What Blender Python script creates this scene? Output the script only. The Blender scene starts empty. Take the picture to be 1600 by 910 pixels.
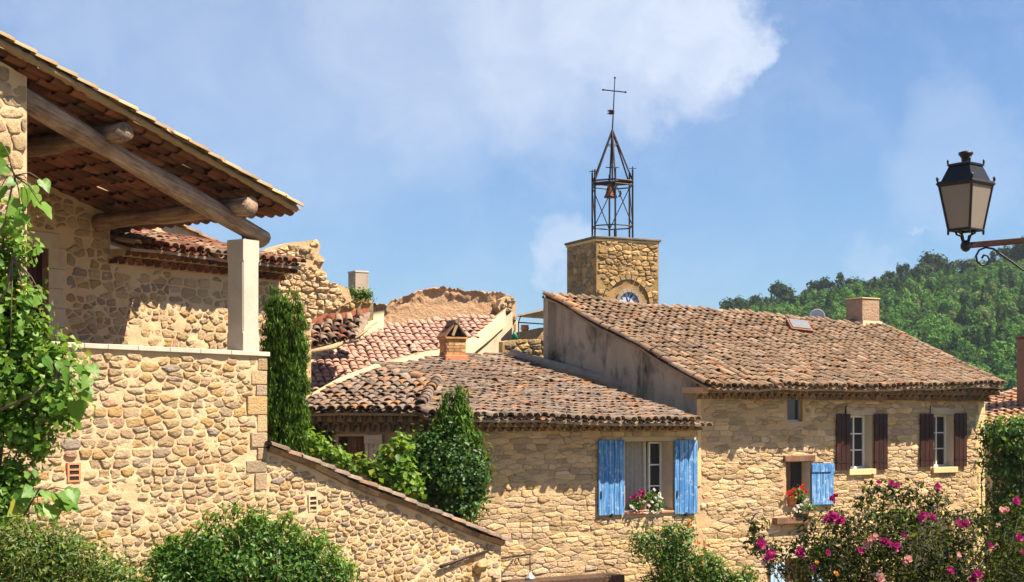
import bpy, math, random
import numpy as np
from mathutils import Vector, Matrix, noise
R = math.radians
random.seed(7)
RNG = np.random.default_rng(11)
scene = bpy.context.scene
COL = scene.collection

# ---------------------------------------------------------------- camera
F, CX, HY, EYE = 2400.0, 800.0, 650.0, 6.0          # focal length in photo pixels, centre, horizon row, eye height
cam_data = bpy.data.cameras.new('camera')
cam = bpy.data.objects.new('camera', cam_data); COL.objects.link(cam)
cam.location = (0, 0, EYE); cam.rotation_euler = (R(90), 0, 0)
cam_data.sensor_width = 36; cam_data.lens = F * 36 / 1600
cam_data.shift_y = (HY - 455) / 1600
cam_data.clip_start = 0.1; cam_data.clip_end = 5000
scene.camera = cam

# ---------------------------------------------------------------- sun, sky, exposure
SUN_AZ, SUN_EL = R(76), R(56)                        # azimuth from the camera side (-Y) towards +X
S = Vector((math.cos(SUN_EL) * math.sin(SUN_AZ), -math.cos(SUN_EL) * math.cos(SUN_AZ), math.sin(SUN_EL)))
sun_data = bpy.data.lights.new('sun', 'SUN'); sun_data.energy = 5.0; sun_data.angle = R(0.5); sun_data.color = (1, .885, .70)
sun = bpy.data.objects.new('sun', sun_data); COL.objects.link(sun)
sun.rotation_euler = S.to_track_quat('Z', 'Y').to_euler(); sun.location = (20, 0, 40)
scene.view_settings.view_transform = 'Standard'; scene.view_settings.look = 'None'
scene.view_settings.exposure = 1.45; scene.view_settings.gamma = 1.0
scene.view_settings.use_curve_mapping = False
scene.cycles.use_denoising = True
scene.cycles.max_bounces = 6; scene.cycles.diffuse_bounces = 2

world = bpy.data.worlds.new('World'); scene.world = world; world.use_nodes = True
def sky_world():
    nt = world.node_tree; nt.nodes.clear(); N = nt.nodes.new; L = nt.links.new
    out = N('ShaderNodeOutputWorld'); bg = N('ShaderNodeBackground'); L(bg.outputs[0], out.inputs[0])
    bg.inputs['Strength'].default_value = 0.05
    sky = N('ShaderNodeTexSky'); sky.sky_type = 'NISHITA'; sky.sun_disc = False
    sky.sun_elevation = SUN_EL; sky.sun_rotation = R(180) - SUN_AZ
    sky.air_density = 1.0; sky.dust_density = 0.7; sky.ozone_density = 2.0; sky.altitude = 300
    tc = N('ShaderNodeTexCoord')
    nrm = N('ShaderNodeVectorMath'); nrm.operation = 'NORMALIZE'; L(tc.outputs['Generated'], nrm.inputs[0])
    def noise_(scale, detail, rough, vec, dist=0.0):
        n = N('ShaderNodeTexNoise'); n.inputs['Scale'].default_value = scale; n.inputs['Detail'].default_value = detail
        n.inputs['Roughness'].default_value = rough; n.inputs['Distortion'].default_value = dist; L(vec, n.inputs['Vector']); return n
    def math_(op, a, b=None, clamp=False):
        m = N('ShaderNodeMath'); m.operation = op; m.use_clamp = clamp
        for i, x in enumerate((a, b)):
            if x is None: continue
            if isinstance(x, (int, float)): m.inputs[i].default_value = x
            else: L(x, m.inputs[i])
        return m.outputs[0]
    def ramp_(x, a, b, lo=0.0, hi=1.0):
        m = N('ShaderNodeMapRange'); m.interpolation_type = 'SMOOTHSTEP'
        m.inputs[1].default_value = a; m.inputs[2].default_value = b; m.inputs[3].default_value = lo; m.inputs[4].default_value = hi
        L(x, m.inputs[0]); return m.outputs[0]
    # warped direction, so that cloud edges billow
    wn = noise_(26, 6, .6, nrm.outputs[0])
    sub = N('ShaderNodeVectorMath'); sub.operation = 'SUBTRACT'; L(wn.outputs['Color'], sub.inputs[0]); sub.inputs[1].default_value = (.5, .5, .5)
    sc = N('ShaderNodeVectorMath'); sc.operation = 'SCALE'; L(sub.outputs[0], sc.inputs[0]); sc.inputs['Scale'].default_value = .085
    ad = N('ShaderNodeVectorMath'); ad.operation = 'ADD'; L(nrm.outputs[0], ad.inputs[0]); L(sc.outputs[0], ad.inputs[1])
    wd = ad.outputs[0]
    # scattered cumulus banks standing in the sky, as directions (x right, y ahead, z up) with a size
    dens = None
    for (x, y, r, w) in CLOUDS:
        d = Vector(((x - CX) / F, 1, (HY - y) / F)).normalized()
        ds = N('ShaderNodeVectorMath'); ds.operation = 'DISTANCE'; L(wd, ds.inputs[0]); ds.inputs[1].default_value = d
        v = ramp_(ds.outputs['Value'], r * .35, r * 1.2, w, 0.0)
        dens = v if dens is None else math_('MAXIMUM', dens, v)
    general = ramp_(noise_(3.1, 9, .55, wd).outputs['Fac'], .56, .74, 0, .75)          # clouds all round
    gate = N('ShaderNodeSeparateXYZ'); L(nrm.outputs[0], gate.inputs[0])
    veil = ramp_(noise_(6.0, 7, .6, wd, .6).outputs['Fac'], .34, .74, .06, .30)
    soft = ramp_(noise_(22, 6, .62, nrm.outputs[0], .8).outputs['Fac'], .3, .72, .80, 1.0)
    m = math_('MAXIMUM', math_('MULTIPLY', dens, soft), math_('MULTIPLY', general, .8))
    m = math_('MAXIMUM', m, veil)
    mx = N('ShaderNodeMix'); mx.data_type = 'RGBA'
    tint = N('ShaderNodeMix'); tint.data_type = 'RGBA'; tint.blend_type = 'MULTIPLY'; tint.inputs[0].default_value = 1
    L(sky.outputs[0], tint.inputs[6]); tint.inputs[7].default_value = SKY_TINT
    L(m, mx.inputs[0]); L(tint.outputs[2], mx.inputs[6]); mx.inputs[7].default_value = CLOUD_COL
    L(mx.outputs[2], bg.inputs['Color'])
CLOUDS = [(420, -30, .2, .45), (680, -20, .15, .62), (850, 10, .12, .80), (970, 10, .095, .95), (1060, 40, .07, 1.0), (1130, 55, .04, 1.0), (1165, 60, .026, .95),
          (1040, 120, .04, .75), (990, 165, .035, .6), (875, 400, .026, .62), (860, 360, .022, .45), (1445, 356, .010, .5), (120, 20, .07, .45), (1380, 410, .03, .3), (1500, 250, .06, .34)]
SKY_TINT = (.56, .79, 1.04, 1); CLOUD_COL = (5.5, 6.15, 7.4, 1)
sky_world()

# ---------------------------------------------------------------- helpers
def W(x, y, Y):
    return Vector(((x - CX) / F * Y, Y, EYE + (HY - y) / F * Y))
class Frame:
    """A vertical wall plane: u runs along it to the right, n points out of it."""
    def __init__(s, O, a):
        a = R(a); s.O = Vector((O[0], O[1], 0)); s.u = Vector((math.cos(a), math.sin(a), 0)); s.n = Vector((math.sin(a), -math.cos(a), 0))
    def st(s, x, y, d=0.0):
        r = Vector(((x - CX) / F, 1, (HY - y) / F))
        Y = (s.O + s.n * d).dot(s.n) / r.dot(s.n)
        P = r * Y
        return ((P - s.O).dot(s.u), EYE + P.z)
    def P(s, a, z, d=0.0):
        v = s.O + s.u * a + s.n * d; return Vector((v.x, v.y, z))
    def rect(s, x0, y0, x1, y1, d=0.0):
        xm, ym = (x0 + x1) / 2, (y0 + y1) / 2
        return (s.st(x0, ym, d)[0], s.st(x1, ym, d)[0], s.st(xm, y1, d)[1], s.st(xm, y0, d)[1])
    def off(s, du, dn):
        v = s.O + s.u * du + s.n * dn; f = Frame((v.x, v.y), 0); f.u = s.u; f.n = s.n; return f
    def turned(s, du=0.0):
        """the side wall that looks towards -u, starting at O + u*du and running back (-n)"""
        v = s.O + s.u * du; f = Frame((v.x, v.y), 0); f.u = s.n.copy(); f.n = -s.u; return f

WL = {}
def put(name, data, parent=None, loc=(0, 0, 0), M=None, mat=None):
    o = bpy.data.objects.new(name, data); COL.objects.link(o)
    loc = Vector(loc)
    if M is not None: loc = M.translation.copy()
    if parent is not None:
        o.parent = parent
        pl = WL[parent.name]
    else: pl = Vector((0, 0, 0))
    if M is not None:
        M2 = M.copy(); M2.translation = loc - pl; o.matrix_local = M2
    else: o.location = loc - pl
    WL[o.name] = loc
    if mat is not None and data is not None and not data.materials: data.materials.append(mat)
    return o
def tag(o, label, cat, group=None):
    o['label'] = label; o['category'] = cat
    if group: o['group'] = group
    return o
def thing(name, label, cat, loc, group=None):
    return tag(put(name, None, None, loc), label, cat, group)
def mesh_of(name, v, f, smooth=False):
    me = bpy.data.meshes.new(name); me.from_pydata([tuple(p) for p in v], [], f); me.update()
    if smooth: me.polygons.foreach_set('use_smooth', [True] * len(me.polygons))
    return me
def np_mesh(name, V, Fc, smooth=False, attr=None):
    """V (n,3), Fc (m,k) -> mesh, fast"""
    me = bpy.data.meshes.new(name); k = Fc.shape[1]
    me.vertices.add(len(V)); me.vertices.foreach_set('co', V.astype(np.float32).ravel())
    me.loops.add(Fc.size); me.loops.foreach_set('vertex_index', Fc.astype(np.int32).ravel())
    me.polygons.add(len(Fc)); me.polygons.foreach_set('loop_start', np.arange(0, Fc.size, k, dtype=np.int32))
    if smooth: me.polygons.foreach_set('use_smooth', np.ones(len(Fc), dtype=bool))
    me.update(calc_edges=True)
    if attr is not None:
        a = me.attributes.new('tint', 'FLOAT', 'POINT'); a.data.foreach_set('value', attr.astype(np.float32))
    return me
class MB:
    def __init__(s): s.v = []; s.f = []
    def add(s, v, f):
        b = len(s.v); s.v += [Vector(p) for p in v]; s.f += [tuple(i + b for i in q) for q in f]; return s
    def box(s, c, a, b, d):
        c, a, b, d = Vector(c), Vector(a), Vector(b), Vector(d)
        v = [c + a * i + b * j + d * k for k in (-1, 1) for j in (-1, 1) for i in (-1, 1)]
        f = [(0, 2, 3, 1), (4, 5, 7, 6), (0, 1, 5, 4), (2, 6, 7, 3), (0, 4, 6, 2), (1, 3, 7, 5)]
        if a.cross(b).dot(d) < 0: f = [q[::-1] for q in f]
        return s.add(v, f)
    def fbox(s, fr, s0, s1, z0, z1, d0, d1):
        c = fr.P((s0 + s1) / 2, (z0 + z1) / 2, (d0 + d1) / 2)
        return s.box(c, fr.u * (s1 - s0) / 2, Vector((0, 0, (z1 - z0) / 2)), fr.n * (d1 - d0) / 2)
    def prism(s, poly, back):
        """poly: list of points of the front face; back: vector to the back face"""
        n = len(poly); v = [Vector(p) for p in poly] + [Vector(p) + Vector(back) for p in poly]
        f = [tuple(range(n)), tuple(range(2 * n - 1, n - 1, -1))] + [(i, i + n, (i + 1) % n + n, (i + 1) % n) for i in range(n)]
        return s.add(v, f)
    def tube(s, pts, rad, seg=8, caps=True, wob=0.0):
        pts = [Vector(p) for p in pts]
        if not isinstance(rad, (list, tuple)): rad = [rad] * len(pts)
        v = []; n = len(pts); side = None
        for i, p in enumerate(pts):
            t = (pts[min(i + 1, n - 1)] - pts[max(i - 1, 0)]).normalized()
            if side is None:
                side = t.cross(Vector((0, 0, 1)))
                if side.length < .05: side = t.cross(Vector((1, 0, 0)))
            side = (side - t * side.dot(t)).normalized(); up = t.cross(side)
            for k in range(seg):
                a = 2 * math.pi * k / seg; r = rad[i]
                if wob: r *= 1 + wob * noise.noise(p * 1.7 + Vector((math.cos(a), math.sin(a), 0)) * 1.2)
                v.append(p + side * math.cos(a) * r + up * math.sin(a) * r)
        f = [(i * seg + k, i * seg + (k + 1) % seg, (i + 1) * seg + (k + 1) % seg, (i + 1) * seg + k) for i in range(n - 1) for k in range(seg)]
        if caps: f += [tuple(range(seg - 1, -1, -1)), tuple((n - 1) * seg + k for k in range(seg))]
        return s.add(v, f)
    def lathe(s, c, prof, seg=16):
        """prof: (radius, z) pairs round a vertical axis through c"""
        c = Vector(c); v = [c + Vector((r * math.cos(2 * math.pi * k / seg), r * math.sin(2 * math.pi * k / seg), z)) for r, z in prof for k in range(seg)]
        n = len(prof)
        f = [(i * seg + k, i * seg + (k + 1) % seg, (i + 1) * seg + (k + 1) % seg, (i + 1) * seg + k) for i in range(n - 1) for k in range(seg)]
        f += [tuple(range(seg - 1, -1, -1)), tuple((n - 1) * seg + k for k in range(seg))]
        return s.add(v, f)
    def build(s, name, mat, parent=None, smooth=False, bevel=0.0, kind=None, jit=0.0):
        c = sum(s.v, Vector()) / len(s.v)
        vv = [p - c for p in s.v]
        if jit: vv = [p + noise.noise_vector((p + c) * 6) * jit for p in vv]
        o = put(name, mesh_of(name, vv, s.f, smooth), parent, c, mat=mat)
        if bevel:
            m = o.modifiers.new('bevel', 'BEVEL'); m.width = bevel; m.segments = 2; m.limit_method = 'ANGLE'
        if kind: o['kind'] = kind
        return o

# ---------------------------------------------------------------- materials
def mat_new(name):
    m = bpy.data.materials.new(name); m.use_nodes = True
    nt = m.node_tree; b = nt.nodes['Principled BSDF']; b.inputs['Roughness'].default_value = .85
    b.inputs['Specular IOR Level'].default_value = .25
    return m, nt, b
def _noise(nt, scale, detail=5, rough=.6, stretch=None, dist=0):
    g = nt.nodes.new('ShaderNodeNewGeometry'); v = g.outputs['Position']
    if stretch:
        mp = nt.nodes.new('ShaderNodeMapping'); mp.inputs['Scale'].default_value = stretch; nt.links.new(v, mp.inputs[0]); v = mp.outputs[0]
    n = nt.nodes.new('ShaderNodeTexNoise'); n.inputs['Scale'].default_value = scale; n.inputs['Detail'].default_value = detail
    n.inputs['Roughness'].default_value = rough; n.inputs['Distortion'].default_value = dist; nt.links.new(v, n.inputs['Vector']); return n.outputs['Fac']
def _ramp(nt, fac, stops, mode='LINEAR'):
    r = nt.nodes.new('ShaderNodeValToRGB'); r.color_ramp.interpolation = mode; e = r.color_ramp.elements
    while len(e) < len(stops): e.new(.5)
    for k, (p, c) in enumerate(stops): e[k].position = p; e[k].color = (c[0], c[1], c[2], 1)
    nt.links.new(fac, r.inputs[0]); return r.outputs[0]
def _mix(nt, fac, a, b, blend='MIX'):
    m = nt.nodes.new('ShaderNodeMix'); m.data_type = 'RGBA'; m.blend_type = blend
    for i, x in ((0, fac), (6, a), (7, b)):
        if isinstance(x, (int, float)): m.inputs[i].default_value = x
        elif isinstance(x, (tuple, list)): m.inputs[i].default_value = (x[0], x[1], x[2], 1)
        else: nt.links.new(x, m.inputs[i])
    return m.outputs[2]
def _rng(nt, fac, a, b, lo=0., hi=1.):
    m = nt.nodes.new('ShaderNodeMapRange'); m.inputs[1].default_value = a; m.inputs[2].default_value = b; m.inputs[3].default_value = lo; m.inputs[4].default_value = hi
    nt.links.new(fac, m.inputs[0]); return m.outputs[0]
def _bump(nt, b, fac, strength, dist):
    m = nt.nodes.new('ShaderNodeBump'); m.inputs['Strength'].default_value = strength; m.inputs['Distance'].default_value = dist
    nt.links.new(fac, m.inputs['Height']); nt.links.new(m.outputs[0], b.inputs['Normal'])
def _rand(nt, shift=0.0):
    """one random number for each piece: per object and per loose island"""
    o = nt.nodes.new('ShaderNodeObjectInfo'); g = nt.nodes.new('ShaderNodeNewGeometry')
    a = nt.nodes.new('ShaderNodeMath'); a.operation = 'ADD'; nt.links.new(o.outputs['Random'], a.inputs[0]); nt.links.new(g.outputs['Random Per Island'], a.inputs[1])
    c = nt.nodes.new('ShaderNodeMath'); c.operation = 'MULTIPLY_ADD'; nt.links.new(a.outputs[0], c.inputs[0]); c.inputs[1].default_value = 1.0 + shift * 7; c.inputs[2].default_value = shift
    f = nt.nodes.new('ShaderNodeMath'); f.operation = 'FRACT'; nt.links.new(c.outputs[0], f.inputs[0]); return f.outputs[0]
def m_plain(name, col, rough=.7, metal=0., var=.25, scale=9, bump=0., bscale=60, spec=.25):
    m, nt, b = mat_new(name)
    c = _mix(nt, _rng(nt, _noise(nt, scale), .3, .7), [x * (1 - var) for x in col], [min(1, x * (1 + var)) for x in col])
    nt.links.new(c, b.inputs['Base Color']); b.inputs['Roughness'].default_value = rough; b.inputs['Metallic'].default_value = metal
    b.inputs['Specular IOR Level'].default_value = spec
    if bump: _bump(nt, b, _noise(nt, bscale, 6, .65), bump, .02)
    return m
def m_pieces(name, stops, dirt, dirt_amt=.5, fine=45, bump=.6, bdist=.02, rough=.9, spots=None, ds=5.0, var=(.66, 1.28)):
    """pieces that each take their own colour from STOPS, with grain, dirt and lichen"""
    m, nt, b = mat_new(name)
    c = _ramp(nt, _rand(nt), stops)
    v = _rng(nt, _rand(nt, .37), 0, 1, *var)
    hs = nt.nodes.new('ShaderNodeHueSaturation'); nt.links.new(c, hs.inputs['Color']); nt.links.new(v, hs.inputs['Value']); c = hs.outputs[0]
    g = _noise(nt, fine, 6, .7)
    c = _mix(nt, _rng(nt, g, .35, .7), _mix(nt, .22, c, (0.03, .025, .02)), c)
    c = _mix(nt, _rng(nt, _noise(nt, ds, 6, .65), .5, .68, 0, dirt_amt), c, dirt)
    if spots:
        for col, sc, lo, hi, amt in spots:
            c = _mix(nt, _rng(nt, _noise(nt, sc, 4, .6), lo, hi, 0, amt), c, col)
    nt.links.new(c, b.inputs['Base Color']); b.inputs['Roughness'].default_value = rough
    _bump(nt, b, _noise(nt, fine * .6, 8, .7), bump, bdist)
    return m
def m_plaster(name, a, b_, stain=None, stain_amt=.7, scale=2.2, bump=.5, bdist=.02, bscale=28, stretch=None):
    m, nt, b = mat_new(name)
    c = _mix(nt, _rng(nt, _noise(nt, scale, 8, .65), .32, .68), a, b_)
    c = _mix(nt, _rng(nt, _noise(nt, 55, 5, .7), .3, .75, .0, .35), c, [x * .55 for x in a])
    if stain: c = _mix(nt, _rng(nt, _noise(nt, 1.0, 8, .68, stretch or (1.4, 1.4, 1.4), .5), .47, .66, 0, stain_amt), c, stain)
    nt.links.new(c, b.inputs['Base Color']); b.inputs['Roughness'].default_value = .95; b.inputs['Specular IOR Level'].default_value = .1
    _bump(nt, b, _noise(nt, bscale, 9, .7), bump, bdist)
    return m
def m_leaf(name, dark, mid, light, trans=.35, rough=.45, spec=.4, use_tint=False, mature=None):
    m, nt, b = mat_new(name); nt.nodes.remove(b)
    out = nt.nodes['Material Output']
    r = _rand(nt)
    c = _ramp(nt, r, [(0, dark), (.5, mid), (.93, light), (.97, light), (.985, (light[0] * 1.5, light[1] * 1.05, light[2])), (1, (light[0] * 1.6, light[1] * .8, light[2]))])
    if use_tint:
        a = nt.nodes.new('ShaderNodeAttribute'); a.attribute_name = 'tint'
        tc = _ramp(nt, a.outputs['Fac'], mature)
        c = _mix(nt, .72, c, tc)
    p = nt.nodes.new('ShaderNodeBsdfPrincipled'); p.inputs['Roughness'].default_value = rough; p.inputs['Specular IOR Level'].default_value = spec
    nt.links.new(c, p.inputs['Base Color'])
    t = nt.nodes.new('ShaderNodeBsdfTranslucent'); nt.links.new(_mix(nt, .5, c, (.35, .5, .04), 'MIX'), t.inputs['Color'])
    mx = nt.nodes.new('ShaderNodeMixShader'); mx.inputs[0].default_value = trans
    nt.links.new(p.outputs[0], mx.inputs[1]); nt.links.new(t.outputs[0], mx.inputs[2]); nt.links.new(mx.outputs[0], out.inputs[0])
    return m
def m_wood(name, a, b_, stretch, rough=.8, bump=.5, turn=None):
    m, nt, b = mat_new(name)
    if turn is None: g = _noise(nt, 1.0, 7, .65, stretch, .3)
    else:                                                        # grain that follows a log lying at an angle
        ge = nt.nodes.new('ShaderNodeNewGeometry'); mp = nt.nodes.new('ShaderNodeMapping'); mp.vector_type = 'TEXTURE'
        mp.inputs['Rotation'].default_value = turn; mp.inputs['Scale'].default_value = [1 / s for s in stretch]; nt.links.new(ge.outputs['Position'], mp.inputs[0])
        n = nt.nodes.new('ShaderNodeTexNoise'); n.inputs['Scale'].default_value = 1; n.inputs['Detail'].default_value = 8; n.inputs['Roughness'].default_value = .7; n.inputs['Distortion'].default_value = .4
        nt.links.new(mp.outputs[0], n.inputs['Vector']); g = n.outputs['Fac']
    c = _ramp(nt, g, [(.34, a), (.50, [(x + y) / 2 for x, y in zip(a, b_)]), (.64, b_)])
    c = _mix(nt, _rng(nt, _noise(nt, 3, 5), .45, .7, 0, .5), c, [x * .5 for x in a])
    v = _rng(nt, _rand(nt), 0, 1, .8, 1.15)
    hs = nt.nodes.new('ShaderNodeHueSaturation'); nt.links.new(c, hs.inputs['Color']); nt.links.new(v, hs.inputs['Value'])
    nt.links.new(hs.outputs[0], b.inputs['Base Color']); b.inputs['Roughness'].default_value = rough
    _bump(nt, b, g, bump, .02); return m

STONE_STOPS = [(0, (0.550, 0.366, 0.186)), (.14, (0.580, 0.409, 0.233)), (.3, (0.520, 0.356, 0.200)), (.44, (0.550, 0.332, 0.126)), (.56, (0.490, 0.351, 0.219)),
               (.68, (0.570, 0.409, 0.246)), (.78, (0.410, 0.307, 0.209)), (.86, (0.550, 0.390, 0.219)), (.93, (0.450, 0.268, 0.172)), (.975, (0.300, 0.244, 0.200)), (1, (0.550, 0.370, 0.186))]
M = {}
M['stone'] = m_pieces('rubble limestone', STONE_STOPS, (.40, .30, .195), .35, 40, 1.0, .06, spots=[((.22, .18, .14), 16, .6, .8, .4)], var=(.8, 1.15))
M['stone_pale'] = m_pieces('pale coursed limestone', [(0, (0.640, 0.446, 0.262)), (.3, (0.611, 0.410, 0.218)), (.55, (0.660, 0.464, 0.280)), (.72, (0.601, 0.384, 0.175)), (.86, (0.543, 0.384, 0.245)), (.95, (0.456, 0.321, 0.218)), (1, (0.630, 0.410, 0.201))],
                           (.50, .37, .23), .45, 34, 1.0, .05)
M['stone_dark'] = m_pieces('weathered and shaded dark stone', [(0, (.42, .29, .13)), (.3, (.36, .25, .12)), (.6, (.47, .32, .15)), (.8, (.28, .21, .13)), (1, (.24, .19, .13))], (.13, .11, .09), .65, 26, 1, .04)  # also darkens the shaded side of the tower by colour
M['mortar'] = m_plaster('sandy mortar', (.57, .395, .235), (.62, .44, .275), (.47, .315, .18), .5, 3, .7, .03)
M['mortar_warm'] = m_plaster('ochre mortar', (.52, .35, .195), (.57, .395, .235), (.42, .275, .15), .5, 3, .8, .03)
M['cream'] = m_plaster('cream lime mortar', (.50, .355, .215), (.56, .41, .255), (.40, .27, .155), .5, 3, .5, .02)
M['peach'] = m_plaster('peach torn plaster', (.50, .30, .175), (.58, .37, .22), (.42, .235, .125), .5, 2.6, 1.0, .06, 9)
M['grey_plaster'] = m_plaster('streaked grey render', (.35, .305, .235), (.47, .405, .31), (.035, .032, .028), .97, 1.6, .5, .02, 18, (1.3, 1.3, .55))
M['red_plaster'] = m_plaster('red ochre band', (.42, .125, .07), (.48, .17, .09), None, 0, 3)
M['conc'] = m_plaster('pale dressed stone', (.46, .41, .34), (.53, .47, .39), (.33, .28, .22), .5, 4, .5, .01, 60)
M['quoin'] = m_plain('dressed jamb stone', (.44, .345, .245), .85, 0, .12, 4, .3, 60)
M['sill'] = m_plain('yellow sill stone', (.62, .46, .24), .85, 0, .1, 5, .2, 60)
OLD = [(0, (0.275, 0.172, 0.107)), (.14, (0.207, 0.130, 0.085)), (.3, (0.309, 0.200, 0.126)), (.44, (0.234, 0.162, 0.114)), (.56, (0.296, 0.165, 0.091)), (.68, (0.172, 0.116, 0.085)), (.78, (0.344, 0.239, 0.152)), (.86, (0.302, 0.130, 0.062)), (.92, (0.248, 0.187, 0.137)), (1, (0.317, 0.214, 0.141))]
M['tile_old'] = m_pieces('lichened roof tile', OLD, (.09, .07, .055), .65, 30, .8, .03, spots=[((.42, .34, .23), 21, .58, .72, .6), ((.36, .19, .06), 5, .63, .72, .6), ((.085, .07, .06), 13, .58, .72, .8)])
OLD2 = [(0, (0.225, 0.150, 0.109)), (.2, (0.181, 0.128, 0.098)), (.36, (0.269, 0.195, 0.149)), (.5, (0.225, 0.171, 0.138)), (.62, (0.262, 0.143, 0.084)), (.74, (0.168, 0.128, 0.106)), (.84, (0.301, 0.232, 0.172)), (.92, (0.312, 0.147, 0.057)), (1, (0.250, 0.184, 0.144))]
M['tile_grey'] = m_pieces('grey lichened roof tile', OLD2, (.085, .07, .06), .6, 30, .8, .03, spots=[((.37, .32, .25), 19, .58, .70, .6), ((.38, .16, .03), 6, .64, .72, .8), ((.09, .08, .075), 12, .62, .74, .7)])
M['tile_pink'] = m_pieces('new pink roof tile', [(0, (0.427, 0.237, 0.172)), (.3, (0.454, 0.272, 0.207)), (.55, (0.399, 0.207, 0.148)), (.8, (0.468, 0.296, 0.237)), (1, (0.413, 0.225, 0.166))], (.40, .24, .175), .3, 30, .3, .01, var=(.86, 1.1))
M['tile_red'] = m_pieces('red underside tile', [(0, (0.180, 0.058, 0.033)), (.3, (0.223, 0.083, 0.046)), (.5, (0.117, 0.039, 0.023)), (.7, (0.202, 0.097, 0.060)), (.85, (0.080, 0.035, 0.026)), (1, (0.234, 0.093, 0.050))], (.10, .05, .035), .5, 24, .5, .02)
M['tile_yellow'] = m_pieces('yellowed verge tile', [(0, (0.437, 0.296, 0.154)), (.4, (0.374, 0.244, 0.126)), (.7, (0.452, 0.281, 0.140)), (1, (0.328, 0.222, 0.133))], (.25, .19, .13), .6, 28, .6, .02, spots=[((.14, .12, .10), 14, .58, .7, .6)])
M['brick'] = m_pieces('chimney brick', [(0, (.48, .24, .09)), (.4, (.55, .31, .12)), (.7, (.38, .17, .08)), (1, (.50, .33, .16))], (.16, .10, .06), .6, 30, .5, .02)
M['terracotta'] = m_plain('terracotta', (.52, .20, .10), .8, 0, .2, 12, .2)
M['beam'] = m_wood('weathered grey-brown log', (.13, .075, .05), (.43, .30, .215), (1.6, 22, 22), .85, .9, (0, R(15.6), R(55)))
M['purlin'] = m_wood('weathered purlin log', (.12, .07, .045), (.38, .26, .18), (20, 1.5, 20), .85, .9, (0, 0, R(55)))
M['wood_dark'] = m_wood('dark brown painted board', (.022, .009, .006), (.06, .018, .012), (30, 30, 3), .55, .3)
M['wood_brown'] = m_wood('brown old wood', (.13, .065, .04), (.24, .13, .08), (20, 20, 4))
def m_blue():
    m, nt, b = mat_new('weathered blue paint')
    g = _noise(nt, 1.0, 7, .7, (19, 19, 1.3), .5)
    c = _ramp(nt, g, [(.36, (.025, .09, .25)), (.45, (.045, .16, .40)), (.54, (.09, .24, .48)), (.64, (.30, .42, .54))])
    c = _mix(nt, _rng(nt, _noise(nt, 9, 7, .7), .54, .64, 0, .6), c, (.40, .50, .62))
    nt.links.new(c, b.inputs['Base Color']); b.inputs['Roughness'].default_value = .75; _bump(nt, b, g, .35, .008); return m
M['blue'] = m_blue()
M['pale_paint'] = m_plain('pale shutter paint', (.58, .48, .38), .8, 0, .15, 10, .2)
M['white'] = m_plain('white window paint', (.78, .76, .70), .5, 0, .06, 10)
M['reveal'] = m_plain('limewashed reveal', (.60, .49, .38), .9, 0, .08, 6, .2)
M['iron'] = m_plain('rusted black iron', (.035, .026, .024), .55, .6, .4, 14, .3, 90, .5)
M['rust'] = m_plain('rusty iron', (.06, .026, .018), .75, .4, .45, 18, .3, 90)
M['lamp_black'] = m_plain('black lamp paint', (.010, .008, .010), .42, .3, .4, 10, .15, 80, .5)
M['bell'] = m_plain('rusty bell bronze', (.13, .055, .028), .6, .5, .4, 16, .3)
M['zinc'] = m_plain('grey zinc', (.42, .43, .46), .4, .5, .15, 8)
M['dish'] = m_plain('grey satellite dish', (.52, .55, .62), .6, 0, .05, 8)
M['dark'] = m_plain('painted dark interior', (.02, .017, .015), .9)  # near-black colour painted in for the shade inside rooms and hollows
M['curtain'] = m_plain('grey net curtain', (.33, .29, .26), .9, 0, .15, 12)
M['curtain_edge'] = m_plain('cream curtain', (.56, .48, .38), .9, 0, .1, 12)
M['soil'] = m_plaster('dry ground with grass', (.17, .14, .085), (.22, .18, .11), (.08, .10, .035), .7, .6)
M['green_cloth'] = m_plain('green plastic', (.006, .12, .075), .4, 0, .2, 9)
def m_glass(name, col, rough=.08):
    m, nt, b = mat_new(name); b.inputs['Base Color'].default_value = (*col, 1); b.inputs['Roughness'].default_value = rough
    b.inputs['Specular IOR Level'].default_value = .6; return m
M['pane'] = m_glass('dark window glass', (.028, .03, .034), .06)
def m_frost():
    m, nt, b = mat_new('frosted lamp glass'); nt.nodes.remove(b); out = nt.nodes['Material Output']
    d = nt.nodes.new('ShaderNodeBsdfPrincipled'); d.inputs['Base Color'].default_value = (.46, .40, .35, 1); d.inputs['Roughness'].default_value = .5
    t = nt.nodes.new('ShaderNodeBsdfTranslucent'); t.inputs['Color'].default_value = (.56, .46, .38, 1)
    mx = nt.nodes.new('ShaderNodeMixShader'); mx.inputs[0].default_value = .6
    nt.links.new(d.outputs[0], mx.inputs[1]); nt.links.new(t.outputs[0], mx.inputs[2]); nt.links.new(mx.outputs[0], out.inputs[0]); return m
M['frost'] = m_frost()
M['bark'] = m_plain('bark', (.15, .105, .07), .95, 0, .3, 20, .6, 40)
M['leaf_cypress'] = m_leaf('cypress foliage', (0.0158, 0.0450, 0.0048), (0.0432, 0.1087, 0.0096), (0.1008, 0.1875, 0.0160), .18, .7, .15)
M['leaf_ivy'] = m_leaf('dark glossy ivy leaf', (0.0110, 0.0360, 0.0070), (0.0248, 0.0780, 0.0126), (0.0550, 0.1260, 0.0196), .25, .45, .25)
M['leaf_bright'] = m_leaf('bright vine leaf', (0.0560, 0.1360, 0.0120), (0.1040, 0.2080, 0.0200), (0.1920, 0.2880, 0.0400), .42, .5, .3)
M['leaf_tree'] = m_leaf('fresh green leaf', (0.0504, 0.1332, 0.0112), (0.1008, 0.2146, 0.0200), (0.1872, 0.3108, 0.0480), .40, .45, .3)
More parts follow.
